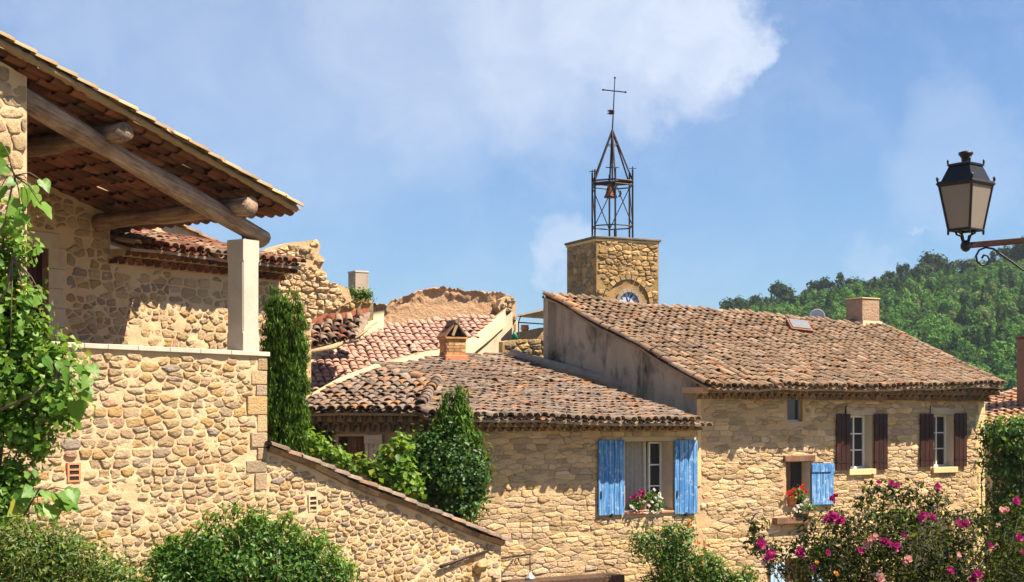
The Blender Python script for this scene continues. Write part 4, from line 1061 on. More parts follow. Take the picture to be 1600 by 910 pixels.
def post_beam():
    z0 = FC.st(930, 903, .6)[1]; s0 = FC.st(800, 900, .6)[0]; s1, _ = FC.st(976, 900, .6)
    t = thing('porch_lintel', 'dark wooden beam projecting from the facade under the blue-shuttered window', 'beam', FC.P(s0, z0 - .3, .3))
    MB().fbox(FC, s0, s1, z0 - .28, z0 + .02, .1, .62).build('beam', M['wood_old'], t, bevel=.02, jit=.01)
    MB().fbox(FC, s0 - .05, s1 + .02, z0 - .3, z0 - .27, -.02, .7).build('board', M['wood_brown'], t, bevel=.01)
    MB().fbox(FC, s1 - .3, s1 - .1, .5, z0 - .28, .3, .5).build('post', M['wood_brown'], t, bevel=.02)
    MB().fbox(FC, s0 + .1, s0 + .3, .5, z0 - .28, .3, .5).build('post', M['wood_brown'], t, bevel=.02)
post_beam()

# ================================================================ TALL HOUSE ON THE RIGHT
def right_house():
    h = thing('stone_house', 'tall pale stone house with brown-shuttered windows and a broad tiled roof, on the right', 'house', FR.P(4, .6))
    sE = FR.st(1538, 660)[0]; zw = FR.st(1300, 624)[1]
    w1 = FR.rect(1328, 649, 1362, 733); w2 = FR.rect(1459, 648, 1490, 730); w3 = FR.rect(1228, 722, 1266, 790); w0 = FR.rect(1230, 622, 1254, 659); dr = FR.rect(1226, 872, 1263, 940)
    holes = [w0, w1, w2, w3, dr]
    mb = MB(); sheet(mb, FR, 0, sE, 1.2, zw + .3, .05, .015, holes)
    for q in holes: reveal(mb, FR, q, .3)
    quad(mb, FR.P(sE, .4, 0), FR.P(sE, .4, -7), FR.P(sE, zw + .3, -7), FR.P(sE, zw + .3, 0))
    w = mb.build('wall', M['mortar_warm'], h, True)
    shs = [FR.rect(1306, 647, 1328, 735, .04), FR.rect(1365, 647, 1386, 734, .04), FR.rect(1437, 647, 1458, 730, .04), FR.rect(1491, 646, 1510, 729, .04)]
    def ins(s, z):
        if not (.12 < s < sE - .03 and z < zw - .02): return False
        for a, b, c, d in holes:
            if a - .07 < s < b + .07 and c - .12 < z < d + .1: return False
        return True
    stones(FR, w, (0, sE, 2.2, zw), ins, .32, .10, .003, .017, M['stone_pale'], 300, .02, 61, small=.15, rounding=.2)
    # corner blocks
    z = 2.0; k = 0
    while z < zw - .2:
        hh = .26 + .08 * (k % 3 == 1); MB().fbox(FR, sE - (.34 if k % 2 else .24), sE + .012, z, z + hh - .012, -.25, .022).build('corner_block', M['quoin_y'], w, bevel=.012, jit=.004); z += hh; k += 1
    for (q, n) in ((w1, 1), (w2, 1)):
        rv = MB(); reveal(rv, FR, (q[0] + .003, q[1] - .003, q[2] + .003, q[3] - .003), .26); rv.build('reveal', M['reveal'], h)
        casement(h, FR, (q[0] + .004, q[1] - .004, q[2] + .004, q[3] - .004), .26, 2, 3, M['white'], .05)
        MB().fbox(FR, q[0] - .08, q[1] + .08, q[2] - .14, q[2] + .003, -.2, .075).build('sill', M['sill'], h, bevel=.012)
        MB().fbox(FR, q[0] - .14, q[1] + .10, q[3], q[3] + .17, -.2, .02).build('lintel', M['quoin'], h, bevel=.008)
        MB().fbox(FR, q[0] - .16, q[0] - .14, q[3] + .02, q[3] + .22, 0, .035).build('hook', M['iron'], h)
    for q in shs: 
        o = shutter(h, FR, q, 3, M['wood_dark'], .045)
        for zz in (.14, .86):
            MB().fbox(FR, q[0] + .02, q[1] - .02, q[2] + (q[3] - q[2]) * zz - .012, q[2] + (q[3] - q[2]) * zz + .012, .071, .078).build('strap', M['iron'], o)
    casement(h, FR, (w0[0] + .004, w0[1] - .004, w0[2] + .004, w0[3] - .004), .12, 1, 1, M['zinc'], .035)
    # lower window with one blue shutter
    MB().fbox(FR, w3[0] - .08, w3[1] + .10, w3[3], w3[3] + .15, -.25, .07).build('lintel', M['wood_brown'], h, bevel=.015, jit=.01)
    rv = MB(); reveal(rv, FR, (w3[0] + .003, w3[1] - .003, w3[2] + .003, w3[3] - .003), .28); rv.build('reveal', M['reveal'], h)
    MB().fbox(FR, w3[0], (w3[0] + w3[1]) / 2, w3[2], w3[3], -.3, -.26).build('inner_shutter', M['wood_brown'], h)
    MB().fbox(FR, (w3[0] + w3[1]) / 2, w3[1], w3[2], w3[3], -.3, -.29).build('dark_pane', M['pane'], h)
    shutter(h, FR, FR.rect(1267, 724, 1302, 790, .04), 5, M['blue'], .04, True)['label'] = 'blue shutter with a diagonal brace'
    a, b, c, d = FR.rect(1207, 808, 1264, 818)
    MB().fbox(FR, a, b, c, d, -.1, .16).build('ledge', M['wood_brown'], h, bevel=.01, jit=.015)
    MB().fbox(FR, dr[0] - .1, dr[1] + .1, dr[3], dr[3] + .2, -.2, .03).build('door_lintel', M['quoin'], h, bevel=.01)
    MB().fbox(FR, *dr, -.28, -.24).build('door', M['wood_brown'], h)
    for q in (FR.rect(1203, 880, 1225, 950, .04), FR.rect(1266, 880, 1288, 950, .04)): shutter(h, FR, q, 4, M['blue_pale'], .04)
    # eaves, roof
    E0, E1 = FR.st(1106, 603, .64), FR.st(1569, 604, .64)
    genoise(h, FR, .02, sE + .02, zw - .02, 2, .205, .23, M['tile_old'], M['mortar_warm'], (E0[1] - zw + .02) / 2)
    BL, BR = FR.P(E0[0], E0[1], .64), FR.P(E1[0] + .0, E1[1], .64)
    TLp = None
    # top of the gable lies straight up-slope from the eave corner
    best = min((abs((CX + (BL - FR.n * L).x / (BL - FR.n * L).y * F) - 855), L) for L in [k * .05 for k in range(60, 220)])[1]
    q = BL - FR.n * best; TLp = W(855, 461, q.y)
    up = TLp - BL
    Lr = min((abs((CX + (BR - FR.n * L).x / (BR - FR.n * L).y * F) - 1378), L) for L in [k * .05 for k in range(20, 220)])[1]
    TRp = W(1378, 512, (BR - FR.n * Lr).y)                       # the old roof narrows and sinks towards its right end
    P = lambda v: (CX + v.x / v.y * F, HY - (v.z - EYE) / v.y * F)
    ph = 1.0
    rf, B = roof(h, BL, BR, TRp, TLp, M['tile_old'], .20, .30, None, 300, 0, .05, True, 71, messy=1.2)
    def on(x, y, lift=0):
        p, q = .5, .5
        for _ in range(60):
            v = B(p, q); e = Vector((x, y)) - Vector(P(v))
            vx = Vector(P(B(p + .01, q))) - Vector(P(v)); vy = Vector(P(B(p, q + .01))) - Vector(P(v)); det = vx.x * vy.y - vx.y * vy.x
            p += .006 * (e.x * vy.y - e.y * vy.x) / det; q += .006 * (vx.x * e.y - vx.y * e.x) / det
            p = min(1, max(0, p)); q = min(1, max(0, q))
        return B(p, q) + Vector((0, 0, lift))
    pts = [B(ph * k / 16, .995) + Vector((0, 0, -.005)) for k in range(17)]
    for a, b in zip(pts, pts[1:]): ridge(rf, b, a, M['tile_old'], .36, 1.15, .0, int(a.x * 9), 'ridge_tile')
    hp = [B(1 - (1 - ph) * k / 5, k / 5) + Vector((0, 0, .05)) for k in range(6)]
    for a, b in zip(hp, hp[1:]): ridge(rf, a, b, M['tile_old'], .36, 1.1, .0, int(a.x * 7), 'hip_tile')
    # verge tiles down the gable edge
    vt = [B(0.0, k / 8) for k in range(9)]
    for a, b in zip(vt, vt[1:]): ridge(rf, a + Vector((0, 0, .06)), b + Vector((0, 0, .06)), M['tile_old'], .36, 1.15, .0, int(a.y * 5), 'verge_tile')
    ridge(rf, B(.004, .80) + Vector((0, 0, .09)), B(.004, .94) + Vector((0, 0, .09)), M['terracotta'], .36, 1.2, 0, 2, 'orange_tile')
    # back slopes close the roof
    mb = MB(); q = Vector((0, 0, .10))
    low = lambda v: Vector((v.x, v.y, .5))
    for a, b in zip(pts, pts[1:]): quad(mb, a - q, low(a), low(b), b - q)
    mb.build('back_wall', M['grey_plaster'], h)
    mb = MB(); quad(mb, BR - q, BR - FR.n * 7.2 - q, pts[-1] - q)
    mb.build('back_roof', M['tile_old'], h)
    # gable wall in the shade
    FG = FR.turned(0.0)
    sg = FG.st(849, 520)[0]
    def top(s): 
        L = .64 - s; return BL.z + up.z * (L / best) - .03
    mb = MB(); sheet(mb, FG, sg, 0, .4, top, .12, .012)
    mb.build('gable_wall', M['grey_plaster'], h, True)
    MB().fbox(FR, .005, .12, FR.st(1090, 760)[1], zw + .25, -.05, .03).build('corner_strip', M['quoin_y'], h, bevel=.01, jit=.01)
    # the cornice of the facade returns a little on the gable
    MB().fbox(FR, -.16, .02, zw + .1, zw + .24, -.3, .40).build('eaves_end', M['mortar_warm'], h, bevel=.02)
    def ridge_at(x):
        p = min((abs(P(B(k / 400, .97))[0] - x), k / 400) for k in range(401))[1]; return B(p, .97)
    return on, ridge_at
M['quoin_y'] = m_plain('ochre corner stone', (.58, .42, .21), .9, 0, .15, 5, .4, 40)
M['blue_pale'] = m_plain('pale blue paint', (.34, .48, .62), .8, 0, .2, 14, .2)
ON_R, RIDGE_AT = right_house()
def chimney_right():
    p = RIDGE_AT(1352); fr = Frame((p.x, p.y + .3), 32); z0 = p.z - .4; zt = W(1350, 469, p.y + .4).z
    # width from the photo: left face 17 px, right face 26 px
    k = .31
    t = thing('square_chimney', 'square rough-rendered chimney on a white mortar base at the end of the ridge', 'chimney', fr.P(0, z0))
    MB().fbox(fr, -k, k, z0, zt, -k, k).build('stack', m_plaster('brown chimney render', (.36, .235, .15), (.45, .31, .21), (.22, .14, .09), .6, 6, 1, .04, 16), t, bevel=.02, jit=.02)
    MB().fbox(fr, -k - .02, k + .02, zt, zt + .03, -k - .02, k + .02).build('cap', M['sill'], t, bevel=.01)
    mb = MB(); r0, r1 = k + .16, k + .03; za, zb = p.z - .12, p.z + .16
    v = [fr.P(a * r, z, b * r) for z, r in ((za, r0), (zb, r1)) for a, b in ((-1, 1), (1, 1), (1, -1), (-1, -1))]
    mb.add(v, [(i, (i + 1) % 4, 4 + (i + 1) % 4, 4 + i) for i in range(4)]).build('mortar_base', M['cream'], t, jit=.03)
chimney_right()
def roof_fittings():
    c = ON_R(1248, 519, .05); ux = (ON_R(1262, 520) - ON_R(1236, 517)).normalized(); uy = (ON_R(1248, 510) - ON_R(1248, 522)).normalized(); uy = (uy - ux * uy.dot(ux)).normalized(); uz = ux.cross(uy)
    t = thing('roof_window', 'small hinged roof window with an orange frame in the broad right roof', 'skylight', c)
    MB().box(c + uz * .06, ux * .27, uy * .36, uz * .09).build('frame', M['terracotta'], t, bevel=.01)
    MB().box(c + uz * .165, ux * .24, uy * .33, uz * .012).build('pane', m_plain('grey roof glass', (.16, .165, .18), .45, 0, .1), t)
    MB().box(c + uz * .11, ux * .29, uy * .38, uz * .02).build('flashing', M['rust'], t)
    p = RIDGE_AT(1277) - FR.n * .5
    t = thing('satellite_dish', 'round grey satellite dish just behind the ridge of the right roof', 'dish', p)
    cen = W(1277, 495, p.y); mb = MB(); N = 16
    for j, (r, dep) in enumerate(((0.0, .06), (.10, .05), (.17, .02), (.205, -.02))):
        for k in range(N): a = 2 * math.pi * k / N; mb.v.append(cen + Vector((math.cos(a) * r, dep * 1.2, math.sin(a) * r)))
    mb.f = [(j * N + k, j * N + (k + 1) % N, (j + 1) * N + (k + 1) % N, (j + 1) * N + k) for j in range(3) for k in range(N)]
    o = mb.build('dish', M['dish'], t, True); o.modifiers.new('thick', 'SOLIDIFY').thickness = .008
    MB().tube([cen + Vector((0, .06, 0)), cen + Vector((0, .15, -.1)), cen + Vector((0, .15, -.6))], .018, 6).build('mast', M['zinc'], t)
roof_fittings()

# ================================================================ BELL TOWER
def tower():
    Y0 = 46.; x0 = (932 - CX) / F * Y0; fr = Frame((x0, Y0), 24); wd = fr.st(1029, 420)[0]
    t = thing('bell_tower', 'square ochre stone clock tower behind the ridge of the right house', 'tower', fr.P(wd / 2, .6, -wd / 2))
    zt = fr.st(932, 373)[1]; FS = fr.turned(0.0)
    side = fr.turned(0.0)
    mb = MB(); sheet(mb, fr, 0, wd, .5, zt, .14, .03)
    wdL = -FS.st(886, 420)[0]
    sheet(mb, FS, -wdL, 0, .5, zt, .14, .02)
    quad(mb, fr.P(0, zt, 0), fr.P(wd, zt, 0), fr.P(wd, zt, -wdL), fr.P(0, zt, -wdL)); quad(mb, fr.P(wd, .5, 0), fr.P(wd, .5, -wdL), fr.P(wd, zt, -wdL), fr.P(wd, zt, 0))
    quad(mb, fr.P(0, .5, -wdL), fr.P(0, zt, -wdL), fr.P(wd, zt, -wdL), fr.P(wd, .5, -wdL))
    w = mb.build('wall', m_plaster('tower mortar', (.38, .235, .105), (.46, .30, .14), (.18, .12, .06), .7, 3, 1, .05), t, True)
    cc = fr.st(981, 474); R_ = .40
    def ins(s, z): return .03 < s < wd - .03 and z < zt - .05 and (s - cc[0]) ** 2 + (z - cc[1]) ** 2 > .86 ** 2
    stones(fr, w, (0, wd, 8.4, zt), ins, .25, .14, .008, .03, M['stone_tower'], 120, .05, 81)
    stones(FS, w, (-wdL, 0, 8.4, zt), lambda s, z: -wdL + .03 < s < -.03 and z < zt - .05, .27, .17, .006, .025, M['stone_dark'], 60, .1, 82)  # shade of this face put into the colour by darker stones
    mb = MB(); mb.fbox(fr, -.07, wd + .07, zt, zt + .07, -wdL - .07, .07)
    mb.build('cap_slab', m_plain('dark lichened cap', (.15, .125, .10), .95, 0, .4, 5, .6, 30), t, bevel=.02, jit=.02)
    MB().fbox(fr, -.03, wd + .03, zt - .07, zt, -wdL - .03, .035).build('cornice', M['quoin_y'], t, bevel=.015, jit=.015)
    # blind arch of thin voussoirs, then the stone ring and the clock
    n = 13
    for k in range(n):
        a0, a1 = math.pi * k / n + .02, math.pi * (k + 1) / n - .02; r0, r1 = .72, .86
        v = [fr.P(cc[0] + r * math.cos(a), cc[1] + r * math.sin(a), .05) for r, a in ((r0, a0), (r1, a0), (r1, a1), (r0, a1))]
        MB().prism(v, -fr.n * .08).build('voussoir', M['stone_tower'], w)
    for k in range(9):
        a0, a1 = math.pi * (k - .5) / 8 + .015, math.pi * (k + .5) / 8 - .015; r0, r1 = .335, .44
        v = [fr.P(cc[0] + r * math.cos(a), cc[1] + r * math.sin(a), .10) for r, a in ((r0, a0), (r1, a0), (r1, a1), (r0, a1))]
        MB().prism(v, -fr.n * .11).build('ring_stone', m_ring, w)
    f = MB().prism([fr.P(cc[0] + .34 * math.cos(a * .2618), cc[1] + .34 * math.sin(a * .2618), .035) for a in range(24)], -fr.n * .03).build('clock_face', M['clock'], t)
    for k in range(12):
        a = math.pi / 6 * k; r0, r1 = .21, .31; p = Vector((-math.sin(a) * .016, math.cos(a) * .016))
        v = [fr.P(cc[0] + r * math.cos(a) + p.x * e, cc[1] + r * math.sin(a) + p.y * e, .042) for r, e in ((r0, 1), (r0, -1), (r1, -1), (r1, 1))]
        MB().prism(v, -fr.n * .006).build('hour_mark', M['clock_ink'], f)
    for a, L in ((1.9, .2), (1.2, .27)):
        p = Vector((-math.sin(a) * .012, math.cos(a) * .012))
        v = [fr.P(cc[0] + r * math.cos(a) + p.x * e, cc[1] + r * math.sin(a) + p.y * e, .05) for r, e in ((0, 1), (0, -1), (L, -1), (L, 1))]
        MB().prism(v, -fr.n * .006).build('clock_hand', M['lamp_black'], f)
    return fr, wd, wdL, zt + .07
M['stone_tower'] = m_pieces('ochre tower stone', [(0, (0.446, 0.280, 0.120)), (.3, (0.503, 0.318, 0.136)), (.55, (0.389, 0.241, 0.104)), (.75, (0.532, 0.353, 0.168)), (.9, (0.294, 0.198, 0.112)), (1, (0.456, 0.275, 0.112))], (0.209, 0.142, 0.080), .55, 26, 1, .04)
m_ring = m_pieces('grey ring stone', [(0, (.36, .27, .20)), (1, (.44, .34, .25))], (.2, .16, .12), .4)
M['clock'] = m_plain('pale blue clock enamel', (.42, .52, .66), .5, 0, .08, 6)
M['clock_ink'] = m_plain('brown clock numerals', (.10, .07, .08), .6)
FT, TW, TD, TZ = tower()
def belfry():
    ctr = FT.P(TW / 2, TZ, -TD / 2)
    t = thing('iron_belfry', 'open wrought-iron bell cage with a bell, vane and cross on top of the clock tower', 'belfry', ctr)
    # a six-sided cage about 63 px wide
    px = ctr.y / F; r = 34 * px; zc = lambda y: EYE + (HY - y) * px
    n = 6; ang = [R(34 + 60 * k) for k in range(n)]
    P = lambda k, z, rr=r: Vector((ctr.x + rr * math.cos(ang[k % n]), ctr.y + rr * math.sin(ang[k % n]), z))
    zb, zlo, zhi, zp, za = TZ - .01, zc(355), zc(285), zc(268), zc(204)
    for k in range(n): MB().tube([P(k, zb), P(k, zp)], .032, 6).build('post', M['iron'], t)
    for z, tk in ((zlo, .022), (zhi, .028), (zhi - .12, .022)): MB().tube([P(k, z) for k in range(n + 1)], tk, 6).build('hoop', M['iron'], t)
    for k in range(n): MB().tube([P(k, zlo), P(k + 1, zhi - .12)] if k % 2 else [P(k + 1, zlo), P(k, zhi - .12)], .015, 5).build('brace', M['iron'], t)
    for k in range(n): MB().tube([P(k, zhi), P(k, (zhi + za) / 2, r * .5), (ctr.x, ctr.y, za)], [.026, .026, .034], 6).build('rafter', M['iron'], t)
    MB().tube([(ctr.x, ctr.y, zhi - .1), (ctr.x, ctr.y, za)], .03, 6).build('king_rod', M['iron'], t)
    zm = zc(227); MB().tube([P(k, zm, r * .30) for k in range(n + 1)], .014, 5).build('hoop', M['iron'], t)
    for k in (5, 2):
        a = P(k, zp + .10); MB().tube([P(k, zp), a], .016, 5).build('finial', M['iron'], t)
        MB().tube([a + Vector((-.1, 0, -.06)), a + Vector((.1, 0, -.06))], .013, 5).build('finial_bar', M['iron'], t)
    MB().tube([(ctr.x - .2, ctr.y, zc(262)), (ctr.x + .2, ctr.y, zc(262))], .016, 5).build('cross_bar', M['iron'], t)
    # bell on its yoke
    MB().tube([P(5, zhi - .02, r * .9), P(2, zhi - .02, r * .9)], .06, 7, wob=.4).build('yoke', M['rust'], t)
    bz = zc(309); b = MB().lathe((ctr.x - .05, ctr.y, bz), [(.215, 0), (.195, .04), (.15, .14), (.125, .26), (.105, .33), (.055, .38), (.03, .44)], 18).build('bell', M['bell'], t, True)
    MB().tube([(ctr.x + .2, ctr.y, bz + .02), (ctr.x + .27, ctr.y, bz + .12), (ctr.x + .24, ctr.y, bz + .22)], .03, 6).build('hammer', M['iron'], t)
    MB().tube([P(4, zb), P(4, zb + .3)], .05, 6).build('stub', M['iron'], t)
    # rod, vane and cross
    lean = 4 * px
    top = Vector((ctr.x + lean, ctr.y, zc(122))); MB().tube([(ctr.x, ctr.y, za - .05), top], [.026, .014], 6).build('rod', M['iron'], t)
    q = Vector((ctr.x + lean * .78, ctr.y, zc(142))); ca = q + Vector((-.34, .06, .04)); cb = q + Vector((.34, -.06, -.06))
    c = MB().tube([ca, cb], .02, 6).build('cross', M['iron'], t)
    for e in (ca, cb, top): MB().lathe(e - Vector((0, 0, .035)), [(.005, 0), (.035, .02), (.035, .05), (.005, .07)], 8).build('knob', M['iron'], c)
    v = Vector((ctr.x + lean * .4, ctr.y, zc(176)))
    MB().prism([v + Vector((.03, 0, .06)), v + Vector((-.10, 0, .09)), v + Vector((-.2, 0, .05)), v + Vector((-.12, 0, .01)), v + Vector((-.2, 0, -.04)), v + Vector((-.08, 0, -.07)), v + Vector((.03, 0, -.05))], (0, .012, 0)).build('vane', M['iron'], t)
belfry()

# ================================================================ PINK ROOF, RUINS AND TERRACE BETWEEN THE HOUSES
def pink_house():
    fr = Frame((W(590, 578, 36.5).x, 36.5), 15); z0 = W(590, 578, 36.5).z
    t = thing('pink_roofed_house', 'house with a new pink tiled roof edged in cream mortar, behind the middle roof', 'house', fr.P(0, 4))
    tan = .36; L0 = 2.4
    BLp, BRp = fr.P(-5.5, z0 - tan * L0, L0), fr.P(5.5, z0 - tan * L0, L0); up = -fr.n * 8 + Vector((0, 0, 8 * tan))
    poly = [(440, 640), (483, 616), (590, 574), (690, 549), (735, 531), (775, 500), (765, 494), (690, 498), (591, 512), (530, 533), (440, 575)]
    rf, B = roof(t, BLp, BRp, BRp + up, BLp + up, M['tile_pink'], .185, .30, poly, 300, 0, 0, True, 91, messy=.6, jit=.8, flat=.62, deck_mat=M['tile_pink'])
    nrm = (BRp - BLp).cross(up).normalized()
    def on(x, y, lift=0):
        r = Vector(((x - CX) / F, 1, (HY - y) / F)); o = Vector((0, 0, EYE)); k = (BLp - o).dot(nrm) / r.dot(nrm); return o + r * k + Vector((0, 0, lift))
    def strip(pts, wd, name, mat, lift=.06):
        mb = MB(); n = len(pts)
        for i, (x, y) in enumerate(pts):
            a = on(x, y - wd / 2, lift); b = on(x, y + wd / 2, lift - .01); c = on(x, y + wd / 2 + 1.5, -.15)
            mb.v += [a + Vector((0, 0, -.12)), a, (a + b) / 2 + Vector((0, 0, .05)), b, c]
            if i:
                for j in range(4): q = 5 * (i - 1) + j; mb.f.append((q, q + 1, q + 6, q + 5))
        return mb.build(name, mat, rf, True, jit=.03)
    strip([(440, 650), (483, 627), (530, 606), (588, 581), (640, 566), (690, 553), (735, 537), (768, 510), (790, 490)], 17, 'verge_mortar', M['cream'])
    strip([(440, 585), (484, 556), (530, 534), (570, 513), (600, 504)], 30, 'upper_mortar', M['cream'], .10)
    # side wall under the verge, grey render
    w = MB(); top = [(680, 556), (735, 540), (768, 514), (800, 486)]
    bot = [(680, 600), (800, 600)]
    v = [on(*p, -.02) for p in top]
    base = [Vector((p.x, p.y, 5.5)) for p in v]
    n = len(v); w.v = v + base; w.f = [(i, i + 1, n + i + 1, n + i) for i in range(n - 1)]
    e = v[-1]; w.add([e, e + Vector((.2, 5, 0)), Vector((e.x + .2, e.y + 5, 5.5)), Vector((e.x, e.y, 5.5))], [(0, 1, 2, 3)])
    w.build('side_wall', m_plaster('dusty grey render', (.46, .37, .27), (.54, .44, .32), (.33, .25, .17), .6), t)
    return on
ON_P = pink_house()
def torn_wall():
    """the torn, concave plastered wall standing behind the pink roof"""
    prof = [(x, y, 41.2 + (x - 578) / 227 * 2.3) for x, y in ((578, 474), (590, 477), (604, 475), (622, 468), (640, 461), (658, 453), (680, 449), (700, 450), (720, 454), (745, 455), (765, 456), (782, 458), (796, 463), (805, 467))]
    t = thing('torn_wall', 'curved peach plaster remnant of a torn-down wall rising behind the pink roof', 'wall', W(690, 520, 42))
    rnd = random.Random(3); mb = MB(); rows = 18; cols = []
    fine = []
    for (a, b) in zip(prof, prof[1:]):
        for k in range(8): f = k / 8; fine.append(tuple(a[i] + (b[i] - a[i]) * f for i in range(3)))
    fine.append(prof[-1])
    for i, (x, y, Y) in enumerate(fine):
        ztop = W(x, y, Y).z + .09 * noise.noise(Vector((x * .09, 0, 0))) + .04 * noise.noise(Vector((x * .27, 5, 0))) + .02 * noise.noise(Vector((x * .6, 9, 0))); zbot = 6.6
        col = []
        lip = .16                                                # the broken rim leans forward over the smooth face
        for j in range(rows):
            f = j / (rows - 1); z = ztop - (ztop - 7.9) * f ** 1.3 if j < rows - 1 else zbot
            d = -.14 * math.exp(-f * 7) + (.10 * noise.noise(Vector((x * .06, f * 9, 1))) + .05 * noise.noise(Vector((x * .2, f * 22, 4)))) * (math.exp(-(f / .33) ** 4) + .06)
            col.append(Vector(((x - CX) / F * Y, Y + d, z)))
        back = [Vector(((x - CX) / F * Y + .02, Y + .45 + .1 * noise.noise(Vector((x * .2, 3, 3))), ztop - .08)), Vector(((x - CX) / F * Y + .02, Y + .5, zbot))]
        cols.append([back[1], back[0]] + col)
    m = len(cols[0]); mb.v = [p for c in cols for p in c]
    mb.f = [(i * m + j, i * m + j + 1, (i + 1) * m + j + 1, (i + 1) * m + j) for i in range(len(cols) - 1) for j in range(m - 1)]
    mb.f += [tuple(range(m - 1, -1, -1)), tuple((len(cols) - 1) * m + j for j in range(m))]
    body = mb.build('plaster_face', M['peach'], t, True)
    # cut end on the right: bare stones
    fr = Frame((W(795, 500, 43.0).x, 43.0), 27); poly = [fr.st(*p) for p in ((778, 480), (784, 468), (793, 463), (806, 467), (806, 500), (801, 532), (796, 540), (792, 505))]
    e = MB().prism([fr.P(*p) for p in poly], -fr.n * .5).build('broken_end', M['mortar_warm'], t)
    stones(fr, e, (poly[0][0] - .1, poly[3][0] + .1, 6.8, 9.5), in_poly(poly), .20, .13, .01, .06, M['stone'], 80, 0, 95)
M['rim'] = m_pieces('rim rubble', [(0, (.60, .42, .24)), (.5, (.52, .34, .18)), (1, (.66, .48, .29))], (.40, .26, .15), .4)
torn_wall()
def ruin():
    fr = Frame((W(437, 430, 30.6).x, 30.6), 36)
    t = thing('ruined_wall', 'jagged stump of rubble stone wall standing above the cypress', 'wall', fr.P(.4, 4))
    px = [(404, 402), (420, 393), (437, 384), (455, 379), (478, 377), (495, 374), (501, 384), (498, 397), (507, 404), (502, 420), (511, 428), (509, 438), (528, 444), (545, 452), (550, 470), (520, 486), (500, 494), (486, 500), (486, 600), (404, 600)]
    poly = [fr.st(*p) for p in px]
    b = MB().prism([fr.P(*p) for p in poly], -fr.n * .55).build('wall_body', M['mortar_warm'], t)
    stones(fr, b, (min(p[0] for p in poly), max(p[0] for p in poly), 6.2, 9.8), in_poly(poly), .20, .115, .008, .05, M['stone_pale'], 200, .03, 97)
    # dark inner side with a red painted foot
    fr2 = Frame((W(487, 480, 36.2).x, 36.2), 20)
    t2 = thing('ruined_wall', 'dark low ruined wall with a red painted foot and ivy on top, left of the pink roof', 'wall', fr2.P(.5, 6))
    p2 = [fr2.st(*p) for p in ((470, 482), (492, 470), (512, 458), (545, 455), (572, 460), (584, 473), (584, 500), (470, 520))]
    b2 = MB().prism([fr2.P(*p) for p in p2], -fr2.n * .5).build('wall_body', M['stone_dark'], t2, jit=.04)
    p3 = [fr2.st(*p) for p in ((470, 504), (490, 493), (530, 490), (574, 482), (576, 492), (530, 501), (490, 510), (470, 520))]
    MB().prism([fr2.P(*p, .05) for p in p3], -fr2.n * .06).build('painted_foot', M['red_plaster'], t2)
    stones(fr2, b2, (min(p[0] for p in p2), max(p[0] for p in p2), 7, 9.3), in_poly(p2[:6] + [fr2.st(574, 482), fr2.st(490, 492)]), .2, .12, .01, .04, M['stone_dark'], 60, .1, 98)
    foliage(t2, 'ivy', M['leaf_shrub'], [tuple(W(547, 458, 36.0)) + (.32, .15, .10), tuple(W(568, 462, 36)) + (.24, .15, .09), tuple(W(535, 462, 36)) + (.1, .1, .08)], 700, .085, 14, .05, 3, up=.6)
    # strip of old tiles under it
    t3 = thing('small_tiled_roof', 'narrow strip of old dark tiles below the red-footed ruin', 'roof', W(530, 515, 36))
    a, b_, c, d = W(455, 548, 34.2), W(560, 527, 34.6), W(578, 489, 36.0), W(455, 512, 36.0)
    roof(t3, a, b_, c, d, M['tile_old'], .22, .34, None, 80, 0, 0, True, 99, messy=1.5, mats=[M['tile_old'], M['tile_red'], M['tile_old']])
    MB().tube([W(455, 556, 34.1), W(520, 541, 34.4), W(562, 524, 34.7), W(585, 505, 35.8)], [.05, .045, .05, .05], 8).build('edge_mortar', M['mortar_warm'], t3, True, jit=.12)
    f3 = Frame((W(560, 440, 38.5).x, 38.5), 34); z0, z1 = W(560, 470, 38.5).z, W(560, 427, 38.5).z; k = .19
    t4 = thing('square_chimney', 'small square grey chimney behind the ivy-topped ruin', 'chimney', f3.P(0, z0))
    MB().fbox(f3, -k, k, z0 - .6, z1, -k, k).build('stack', m_plaster('grey chimney render', (.34, .28, .23), (.42, .35, .28), (.2, .16, .13), .5), t4, bevel=.012)
    MB().fbox(f3, -k - .012, k + .012, z1, z1 + .04, -k - .012, k + .012).build('cap', M['conc'], t4, bevel=.006)
ruin()
